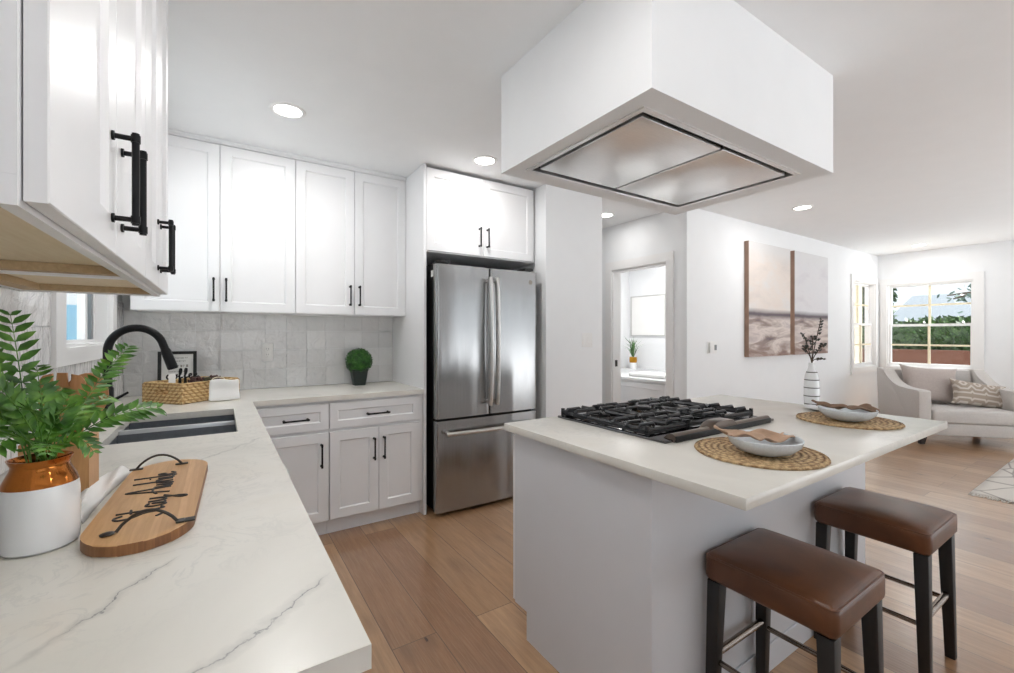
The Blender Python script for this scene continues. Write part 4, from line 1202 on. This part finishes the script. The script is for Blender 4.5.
# framed print
pf = thing('picture_frame', 'small black framed print leaning behind the seagrass basket', 'picture frame', (-0.222, 3.415, ZC+0.0005), 0.06)
pf.rotation_euler = (math.radians(-5), 0, 0.0)
mb = MB(); mb.cells([-0.098, -0.080, 0.080, 0.098], [0, 0.018, 0.254, 0.272], lambda u, z: not (abs(u) < 0.08 and 0.018 < z < 0.254), lambda u, z, h: (u, h, z), -0.012, 0.006)
mb.build('frame', M['black_plastic'], pf, local=True)
pp = MB().box(-0.08, 0.08, -0.002, 0.004, 0.018, 0.254).build('print', M['paper'], pf, local=True)
mb = MB(); rnd = random.Random(2)
for z, hgt, wd in ((0.226, 0.008, 0.10), (0.207, 0.007, 0.085), (0.172, 0.016, 0.11), (0.142, 0.007, 0.09), (0.123, 0.007, 0.10)):
    x = -wd/2
    while x < wd/2:
        l = hgt*rnd.uniform(0.4, 0.7)
        mb.box(x, x+l*0.35, -0.0026, -0.0021, z, z+hgt); mb.box(x+l*0.36, x+l, -0.0026, -0.0021, z+(hgt*0.7 if rnd.random() > .5 else 0), z+(hgt if rnd.random() > .5 else hgt*0.85))
        x += l+hgt*0.35
pk = mb.build('print_lines', M['ink'], pp, local=True); pk['kind'] = 'stuff'
# black wire word "coffee"
CF = [[(.42,.34),(.3,.44),(.1,.38),(.05,.15),(.2,.0),(.45,.08)], [(.75,.42),(.55,.35),(.53,.1),(.7,0),(.88,.12),(.86,.36),(.72,.43),(.95,.38)],
      [(1.02,.15),(1.25,.6),(1.28,1.0),(1.14,.95),(1.12,.2),(1.1,-.5),(1.22,-.55),(1.2,0),(1.4,.1)], [(1.5,.15),(1.72,.6),(1.75,1.0),(1.61,.95),(1.59,.2),(1.57,-.5),(1.69,-.55),(1.67,0),(1.87,.1)],
      [(1.95,.2),(2.15,.3),(2.12,.44),(1.98,.38),(1.97,.1),(2.12,0),(2.3,.12)], [(2.4,.2),(2.6,.3),(2.57,.44),(2.43,.38),(2.42,.1),(2.57,0),(2.8,.15)]]
cw = MB(); cs = 0.058
script(cw, CF, lambda a, b: (a*cs, 0.0, b*cs*0.9), 0.0042)
cw.box(0, 2.7*cs, -0.003, 0.003, -0.036, -0.0285)
o = cw.build('word_ornament', M['black'])
o.location = (-0.248, 3.05, ZC+0.130); o.rotation_euler = (0, 0, math.radians(28))
tag(o, 'black script coffee word ornament standing in the basket', 'ornament')
# dark pods in the basket
def pod(loc, r, mat, label, seed):
    rnd = random.Random(seed)
    mb = MB()
    prof = [(r*0.15, -r*0.95), (r*0.75, -r*0.6), (r, 0.0), (r*0.9, r*0.4), (r*0.55, r*0.85), (r*0.15, r*0.95)]
    mb.lathe(0, 0, prof, 14)
    for i in range(26):            # raised scales
        a = i*2.4; zz = -0.8+1.6*i/25
        rr = r*math.sqrt(max(0.05, 1-zz*zz))
        p = Vector((rr*math.cos(a), rr*math.sin(a), r*zz)); d = p.normalized()
        q = d.cross(Z).normalized(); up = q.cross(d)
        mb.tube([p-d*r*0.1, p+d*r*0.12+up*r*0.08, p+d*r*0.22+up*r*0.18], [r*0.22, r*0.2, r*0.03], 6)
    o = mb.build('pine_cone', mat)
    o.location = loc
    return tag(o, label, 'pine cone', 'pine cones in the basket')
bpos = lambda x, y, z: (-0.13+x*math.cos(math.radians(41))-y*math.sin(math.radians(41)), 3.15+x*math.sin(math.radians(41))+y*math.cos(math.radians(41)), ZC+z)
pod(bpos(-0.05, -0.085, 0.104), 0.036, M['pod'], 'reddish brown pine cone in the basket, beside the coffee word', 1)
pod(bpos(0.022, -0.075, 0.100), 0.030, M['pod_green'], 'mossy green-brown pine cone in the middle of the basket', 2)
pod(bpos(0.085, -0.06, 0.104), 0.031, M['pod'], 'dark brown pine cone in the basket next to the white cloth', 3)
pod(bpos(0.03, 0.02, 0.078), 0.03, M['pod'], 'dark pine cone lying behind the mossy one in the basket', 4)
for k, (x, y) in enumerate(((-0.05, -0.085), (0.022, -0.075), (0.085, -0.06), (0.03, 0.02))): pass
# white bag cloth hung over the basket's front
hang = thing('hand_towel', 'white square cloth with a rope loop on the right front of the basket', 'towel', (0.022, 2.972, ZC+0.0005), math.radians(10))
mb = MB()
def cl(u, v):
    x = (u-0.5)*(0.150-0.012*v)
    return (x, -0.012+0.006*math.sin(5*u+1)+0.022*(1-v)**3*0-0.004*math.sin(9*v), 0.001+0.122*v+0.004*math.sin(6*u)*v)
mb.grid(cl, 16, 14)
cb = mb.build('cloth', M['cloth'], hang, local=True)
sol = cb.modifiers.new('thickness', 'SOLIDIFY'); sol.thickness = 0.02; sol.offset = -1
bv = cb.modifiers.new('soft', 'BEVEL'); bv.width = 0.007; bv.segments = 3
mb = MB(); mb.tube([(-0.03+0.03*math.cos(a), 0.0, 0.122+0.014*math.sin(a)) for a in [PI*k/10 for k in range(11)]], 0.0025, 8)
mb.build('loop', M['post'], hang, local=True)
tc_ = MB().box(-0.016, 0.016, -0.0015, 0.0015, 0, 0.148, 0.001, 1).build('tag_card', M['paper'])
tc_.location = (*bpos(-0.150, -0.035, 0)[:2], ZC+0.0135); tc_.rotation_euler = (0, 0, math.radians(20))
tag(tc_, 'narrow white tag card standing in the left of the seagrass basket, under the faucet spout', 'card')
# topiary
tp = thing('topiary', 'round clipped boxwood ball in a dark square pot by the backsplash', 'plant', (0.872, 3.355, ZC+0.0005))
mb = MB()
v = {}
for j, (hw, z) in enumerate(((0.040, 0.0), (0.049, 0.05), (0.055, 0.105), (0.058, 0.108), (0.058, 0.120), (0.052, 0.120), (0.050, 0.108))):
    ring = []
    for cx, cy, a0 in ((1, 1, 0), (-1, 1, PI/2), (-1, -1, PI), (1, -1, 1.5*PI)):
        rr = hw*0.3
        ring += [mb.bm.verts.new((cx*(hw-rr)+rr*math.cos(a0+PI/2*k/4), cy*(hw-rr)+rr*math.sin(a0+PI/2*k/4), z)) for k in range(5)]
    v[j] = ring
for j in range(6):
    for k in range(20): mb.bm.faces.new((v[j][k], v[j][(k+1) % 20], v[j+1][(k+1) % 20], v[j+1][k]))
mb.bm.faces.new(v[0][::-1]); mb.bm.faces.new(v[6])
mb.build('pot', M['pot'], tp, local=True)
def leafball(mb, c, r, n, L, rnd, squash=1.0):
    for i in range(n):
        zz = 1-2*(i+0.5)/n; a = i*2.39996
        s_ = math.sqrt(1-zz*zz)
        d = Vector((s_*math.cos(a), s_*math.sin(a), zz*squash))
        p = Vector(c)+d*r*rnd.uniform(0.86, 1.0)
        nv = (d+Vector((rnd.uniform(-1, 1), rnd.uniform(-1, 1), rnd.uniform(-1, 1)))*0.8).normalized()
        t1 = nv.orthogonal().normalized(); t1 = Quaternion(nv, rnd.random()*6) @ t1; t2 = nv.cross(t1)
        l = L*rnd.uniform(0.7, 1.2)
        mb.face([p-t1*l, p+t2*l*0.5, p+t1*l, p-t2*l*0.5])
mb = MB()
bmesh.ops.create_icosphere(mb.bm, subdivisions=3, radius=0.085, matrix=Matrix.Translation((0, 0, 0.178)))
leafball(mb, (0, 0, 0.178), 0.099, 1500, 0.0085, random.Random(9))
mb.build('foliage', M['box_leaf'], tp, local=True, flat=True, normals=False)

# ------------------------------------------------------------------ wall plates
ot = thing('wall_outlet', 'white duplex outlet on the tiled backsplash', 'outlet', (0.28, YB-0.001, 1.127))
MB().box(-0.035, 0.035, -0.008, 0, -0.0635, 0.0635, 0.002).build('plate', M['white_plastic'], ot, local=True)
for s_ in (-1, 1):
    rc = MB().box(-0.017, 0.017, -0.0105, -0.0082, s_*0.02-0.014, s_*0.02+0.014, 0.001, 1).build('receptacle', M['white_plastic'], ot, local=True)
    mb = MB(); mb.box(-0.008, -0.006, -0.0112, -0.0106, s_*0.02-0.002, s_*0.02+0.008); mb.box(0.005, 0.007, -0.0112, -0.0106, s_*0.02-0.002, s_*0.02+0.008); mb.cyl((0, -0.0106, s_*0.02-0.008), (0, -0.0112, s_*0.02-0.008), 0.002, n=10)
    mb.build('slot', M['black_plastic'], rc, local=True)
sw = thing('light_switch', 'white double rocker light switch on the wall right of the refrigerator', 'switch', (2.587, 2.7195, 1.205))
MB().box(-0.058, 0.058, -0.006, 0, -0.06, 0.06, 0.002).build('plate', M['white_plastic'], sw, local=True)
for s_ in (-1, 1): MB().box(s_*0.024-0.016, s_*0.024+0.016, -0.0095, -0.0062, -0.033, 0.033, 0.001, 1).build('rocker', M['white_plastic'], sw, local=True)
th = thing('thermostat', 'white thermostat with a grey screen on the wall near the doorway', 'thermostat', (3.99, WF-0.0005, 1.125))
MB().box(-0.075, 0.065, -0.006, 0, -0.06, 0.06, 0.003).build('plate', M['white_plastic'], th, local=True)
MB().box(-0.055, 0.06, -0.024, -0.0062, -0.05, 0.05, 0.004).build('housing', M['white_plastic'], th, local=True)
MB().box(0.012, 0.05, -0.0255, -0.0242, -0.026, 0.026).build('screen', M['grey_plastic'], th, local=True)

# ------------------------------------------------------------------ recessed lights
for (x, y, lab) in LIGHTS:
    t = thing('ceiling_light', lab, 'ceiling light', (x, y, 2.4398), 0, 'recessed ceiling lights')
    MB().lathe(0, 0, [(0.088, 0.0), (0.086, -0.004), (0.070, -0.006), (0.066, -0.003), (0.066, 0.0)], 40, False, False).build('trim_ring', M['trim'], t, local=True)
    MB().lathe(0, 0, [(0.066, -0.0005), (0.066, -0.003), (0.03, -0.0035), (0.002, -0.0036)], 40).build('lens', M['lens'], t, local=True)

# ------------------------------------------------------------------ art
for x0, x1, lab in ((4.58, 5.47, 'left canvas of the seascape pair on the far wall'), (5.575, 6.46, 'right canvas of the seascape pair, behind the striped vase')):
    t = thing('canvas_painting', lab, 'painting', ((x0+x1)/2, WF-0.002, 1.016), 0, 'seascape canvases')
    w2 = (x1-x0)/2
    MB().box(-w2, w2, -0.046, 0, 0, 1.21, 0.002, 1).build('stretcher_frame', M['canvas_side'], t, local=True)
    MB().box(-w2+0.001, w2-0.001, -0.0485, -0.0463, 0.001, 1.209).build('print', M['canvas' if x0 < 5 else 'canvas_cool'], t, local=True)

# ------------------------------------------------------------------ living room
def cushion(mb, w_, h_, d_, c=(0, 0, 0), n=26, pinch=0.15, e=0.5):
    for s_ in (-1, 1):
        def f(u, v):
            a, b = 2*u-1, 2*v-1
            k = (max(0, 1-abs(a)**2.6)*max(0, 1-abs(b)**2.6))**e
            px = a*w_/2*(1-pinch*(1-b*b)*abs(a)**3); pz = b*h_/2*(1-pinch*(1-a*a)*abs(b)**3)
            return (c[0]+px, c[1]+s_*d_/2*k, c[2]+pz)
        mb.grid(f, n, n)
    bmesh.ops.remove_doubles(mb.bm, verts=mb.bm.verts, dist=0.0005)
back = Vector((0.745, 0.667)); rzs = math.atan2(back.y, back.x)-PI/2
ls = thing('loveseat', 'light grey upholstered loveseat angled in the corner by the windows', 'loveseat', (6.985, 1.20, 0), rzs)
W2, DP = 0.53, 0.84
MB().box(-W2+0.03, W2-0.03, 0.02, DP-0.02, 0.115, 0.25, 0.012, 3).build('base_frame', M['linen'], ls, local=True)
MB().box(-W2+0.128, W2-0.128, -0.005, DP-0.20, 0.252, 0.405, 0.035, 4).build('seat_cushion', M['linen'], ls, local=True)
MB().prism([(DP-0.20, 0.252), (DP-0.02, 0.252), (DP+0.03, 0.80), (DP-0.05, 0.815), (DP-0.10, 0.80)], lambda u, v, h: (h, u, v), -W2+0.125, W2-0.125, 0.02).build('backrest', M['linen'], ls, local=True)
prof = [(0.0, 0.115), (0.0, 0.60), (0.02, 0.615)] + [(0.10+0.62*t, 0.615+0.20*t**3.6) for t in (0, .2, .4, .55, .65, .75, .83, .9, .95, 1)] + [(DP+0.03, 0.815), (DP-0.02, 0.115)]
for s_ in (-1, 1):
    a, b = sorted((s_*W2, s_*(W2-0.12)))
    MB().prism(prof, lambda u, v, h: (h, u, v), a, b, 0.014).build('arm', M['linen'], ls, local=True)
for sx in (-1, 1):
    for y in (0.075, DP-0.09):
        mb = MB()
        x = sx*(W2-0.075)
        vt = [mb.bm.verts.new((x+a*0.036, y+b*0.03, 0.1145)) for a, b in ((-1, -1), (1, -1), (1, 1), (-1, 1))]
        vb = [mb.bm.verts.new((x+sx*0.012+a*0.022, y+b*0.02, 0.0)) for a, b in ((-1, -1), (1, -1), (1, 1), (-1, 1))]
        mb.bm.faces.new(vt); mb.bm.faces.new(vb[::-1])
        for k in range(4): mb.bm.faces.new((vt[k], vb[k], vb[(k+1) % 4], vt[(k+1) % 4]))
        mb.build('leg', M['dark_wood'], ls, local=True)
LS = Matrix.Translation((6.985, 1.20, 0)) @ Matrix.Rotation(rzs, 4, 'Z')
def pillow(lx, ly, lz, w_, h_, d_, tilt, roll, mat, label):
    mb = MB(); cushion(mb, w_, h_, d_)
    o = mb.build('throw_pillow', mat, sharp=80)
    o.matrix_world = LS @ Matrix.Translation((lx, ly, lz)) @ Matrix.Rotation(roll, 4, 'Y') @ Matrix.Rotation(tilt, 4, 'X')
    return tag(o, label, 'pillow', 'pillows on the loveseat')
pillow(-0.12, 0.56, 0.632, 0.60, 0.47, 0.19, math.radians(-18), math.radians(5), M['linen2'], 'plain beige throw pillow at the back left of the loveseat')
pillow(0.245, 0.365, 0.545, 0.56, 0.31, 0.16, math.radians(-22), math.radians(9), M['lumbar'], 'patterned lumbar pillow with pale line motif on the loveseat')
rg = MB()
rx0, ry1 = 4.93, 0.885
def rugf(u, v):
    x = rx0+1.9*u; y = ry1-2.4*v
    return (x, y, 0.012+0.002*math.sin(40*u+7*v)*math.sin(33*v))
rg.grid(rugf, 40, 40)
rug = rg.build('rug', M['rug'], loc=(rx0+0.95, ry1-1.2, 0.0))
sol = rug.modifiers.new('thickness', 'SOLIDIFY'); sol.thickness = 0.009; sol.offset = -1
tag(rug, 'cream rug with thin dark line pattern on the living room floor', 'rug')
fg = MB(); rnd = random.Random(3)
for i in range(300):
    y = ry1-2.4*i/300
    fg.tube([(rx0+0.004, y, 0.008), (rx0-0.02, y+rnd.uniform(-.004, .004), 0.006), (rx0-0.045-rnd.random()*0.012, y+rnd.uniform(-.01, .01), 0.003)], 0.0028, 5)
fr_ = fg.build('fringe', M['rug'], rug); fr_['kind'] = 'stuff'

# ------------------------------------------------------------------ room behind the doorway
van = thing('vanity', 'white vanity cabinet seen through the doorway', 'vanity', (4.58, 3.77, 0))
MB().box(4.03, 5.199, 3.0, 4.548, 0.0, 0.715).build('body', M['cab'], van)
MB().box(4.0, 5.199, 2.98, 4.549, 0.7155, 0.75, 0.003).build('top', M['white_glaze'], van)
for k in range(2):
    mb = MB(); shaker(mb, (4.029, 3.02+0.765*k, 0.08), (0, 1, 0), (-1, 0, 0), 0.755, 0.62); mb.build('door', M['cab'], van)
hp = thing('framed_print', 'pale framed print on the wall through the doorway', 'picture', (5.199, 4.19, 1.23))
mb = MB(); mb.cells([-0.30, -0.286, 0.30, 0.315], [0, 0.015, 0.575, 0.59], lambda u, z: not (-0.286 < u < 0.30 and 0.015 < z < 0.575), lambda u, z, h: (-h, u, z), 0.0005, 0.02); mb.build('frame', M['grey_frame'], hp, local=True)
MB().box(-0.012, -0.001, -0.286, 0.30, 0.015, 0.575).build('print', M['paper'], hp, local=True)
gp = thing('air_plant', 'small spiky green plant in a gold pot through the doorway', 'plant', (5.0, 4.30, 0.7505))
MB().lathe(0, 0, [(0.045, 0), (0.05, 0.07), (0.049, 0.095)], 24, True, True).build('pot', M['white_glaze'], gp, local=True)
MB().lathe(0, 0, [(0.0495, 0.0955), (0.055, 0.13), (0.05, 0.175), (0.04, 0.178)], 24, False, True).build('gold_rim', M['gold'], gp, local=True)
rnd = random.Random(8)
mb = MB()
for k in range(34):
    a = rnd.random()*6.28; r = rnd.uniform(0.03, 0.26); h = rnd.uniform(0.12, 0.30)
    d = Vector((math.cos(a), math.sin(a), 0)); q = d.cross(Z)
    p = [Vector((0, 0, 0.176))+d*0.01, Vector((0, 0, 0.176))+d*r*0.35+Z*h*0.7, Vector((0, 0, 0.176))+d*r+Z*h]
    for (s0, w0), (s1, w1) in (((p[0], 0.005), (p[1], 0.006)), ((p[1], 0.006), (p[2], 0.0008))): mb.face([s0-q*w0, s0+q*w0, s1+q*w1, s1-q*w1])
mb.build('blades', M['grass_blade'], gp, local=True, flat=True, normals=False)
ft = MB().box(4.12, 4.42, 3.12, 3.62, 0.7505, 0.795, 0.018, 4).build('folded_towel', M['cloth'], loc=(4.27, 3.37, 0.7505))
tag(ft, 'folded white towel on the vanity seen through the doorway', 'towel')

# ------------------------------------------------------------------ outside
struct(MB().box(-40, 60, -40, 60, -0.4, -0.30).build('ground', M['soil']))
def leafmass(name, boxes, mat, label, n, L, cat, core=True, group=None):
    rnd = random.Random(hash(label) % 1000 if False else len(label))
    mb = MB()
    x0, x1, y0, y1, z0, z1 = boxes
    if core: mb.box(x0+0.12, x1-0.12, y0+0.12, y1-0.12, z0, z1-0.12)
    for i in range(n):
        f = rnd.random()
        p = Vector((rnd.uniform(x0, x1), rnd.uniform(y0, y1), rnd.uniform(z0, z1)))
        k = rnd.choice((0, 0, 1, 2))
        if k == 0: p.x = x0+rnd.uniform(0, 0.14)
        elif k == 1: p.z = z1-rnd.uniform(0, 0.15)+0.06*math.sin(p.y*3+p.x*2)
        else: p.y = y0+rnd.uniform(0, 0.14)
        nv = Vector((rnd.uniform(-1, 1), rnd.uniform(-1, 1), rnd.uniform(-1, 1))).normalized()
        t1 = nv.orthogonal().normalized(); t2 = nv.cross(t1); l = L*rnd.uniform(0.6, 1.3)
        mb.face([p-t1*l, p+t2*l*0.45, p+t1*l, p-t2*l*0.45])
    return tag(mb.build(name, mat, flat=True, normals=False, loc=((x0+x1)/2, (y0+y1)/2, z0)), label, cat, group)
leafmass('hedge', (12.3, 13.1, -1.5, 5.2, -0.3, 1.55), M['hedge'], 'clipped green hedge behind the brown fence outside the window', 5200, 0.075, 'hedge')
fn = thing('fence', 'low reddish brown fence below the hedge outside the window', 'fence', (12.0, 2.0, -0.3))
MB().box(11.95, 12.05, -1.5, 5.2, -0.3, 0.90).build('boards', M['fence'], fn)
MB().box(11.92, 12.08, -1.5, 5.2, 0.9005, 0.94).build('cap', M['fence'], fn)
hs = thing('neighbor_house', 'low house with grey roof beyond the hedge', 'house', (20.5, 5, -0.3))
MB().box(20.3, 25, -6, 5.2, -0.3, 1.75).build('wall', M['house'], hs)
MB().prism([(19.6, 1.70), (22.5, 2.75), (25.4, 1.70)], lambda u, v, h: (u, h, v), -6.4, 5.6).build('roof', M['roof'], hs)
def tree(loc, h, spread, seed, label, n=900, L=0.16):
    rnd = random.Random(seed)
    t = thing('tree', label, 'tree', loc, 0, 'trees outside the windows')
    mb = MB(); lf = MB()
    mb.tube([(0, 0, 0), (0.1, 0, h*0.4), (0, 0.1, h*0.8)], [0.2, 0.15, 0.08], 10)
    for k in range(16):
        a = rnd.random()*6.28; z = h*rnd.uniform(0.38, 0.8)
        e = Vector((math.cos(a)*spread*rnd.uniform(.6, 1), math.sin(a)*spread*rnd.uniform(.6, 1), z+rnd.uniform(-0.3, 0.5)))
        s_ = Vector((0, 0, z-0.2)); m_ = (s_+e)/2+Vector((0, 0, 0.25))
        pts = catmull([s_, m_, e], 5)
        mb.tube(pts, [0.07-0.055*i/(len(pts)-1) for i in range(len(pts))], 7)
        for j in range(n//16):
            tt = rnd.uniform(0.35, 1.0)
            p = s_.lerp(m_, tt*2) if tt < .5 else m_.lerp(e, tt*2-1)
            p = p+Vector((rnd.gauss(0, .22), rnd.gauss(0, .22), rnd.gauss(0, .14)))
            nv = Vector((rnd.uniform(-1, 1), rnd.uniform(-1, 1), rnd.uniform(-1, 1))).normalized()
            t1 = nv.orthogonal().normalized(); t2 = nv.cross(t1); l = L*rnd.uniform(0.6, 1.3)
            lf.face([p-t1*l, p+t2*l*0.4, p+t1*l, p-t2*l*0.4])
    mb.build('trunk', M['bark'], t, local=True)
    lf.build('foliage', M['tree_leaf'], t, local=True, flat=True, normals=False)
tree((15.0, 1.3, -0.3), 4.2, 2.0, 5, 'branching tree behind the hedge, seen at the right of the large window', 620, 0.12)
tree((18.4, 2.2, -0.3), 4.6, 1.9, 6, 'tree behind the hedge, seen at the left of the large window', 300, 0.11)
leafmass('shrub', (14.5, 16.5, 4.45, 6.6, -0.3, 2.9), M['hedge'], 'tall green shrub outside the narrow far window', 5200, 0.10, 'shrub')
pc = MB(); pc.box(9.62, 9.76, 3.12, 3.26, -0.3, 2.6); pc.box(9.58, 9.80, 3.08, 3.30, -0.3, -0.05)
tag(pc.build('porch_post', M['post'], loc=(9.69, 3.19, -0.3)), 'cream porch post outside the narrow far window, nearer the house', 'post')
bl = thing('garden_wall', 'pale blue wall outside the kitchen window', 'wall', (-1.8, 6.55, -0.3))
MB().box(-3.4, -0.75, 6.5, 6.6, -0.3, 1.53).build('panel', M['blue_wall'], bl)
MB().box(-3.43, -0.72, 6.47, 6.63, 1.5305, 1.57).build('coping', M['blue_wall'], bl)
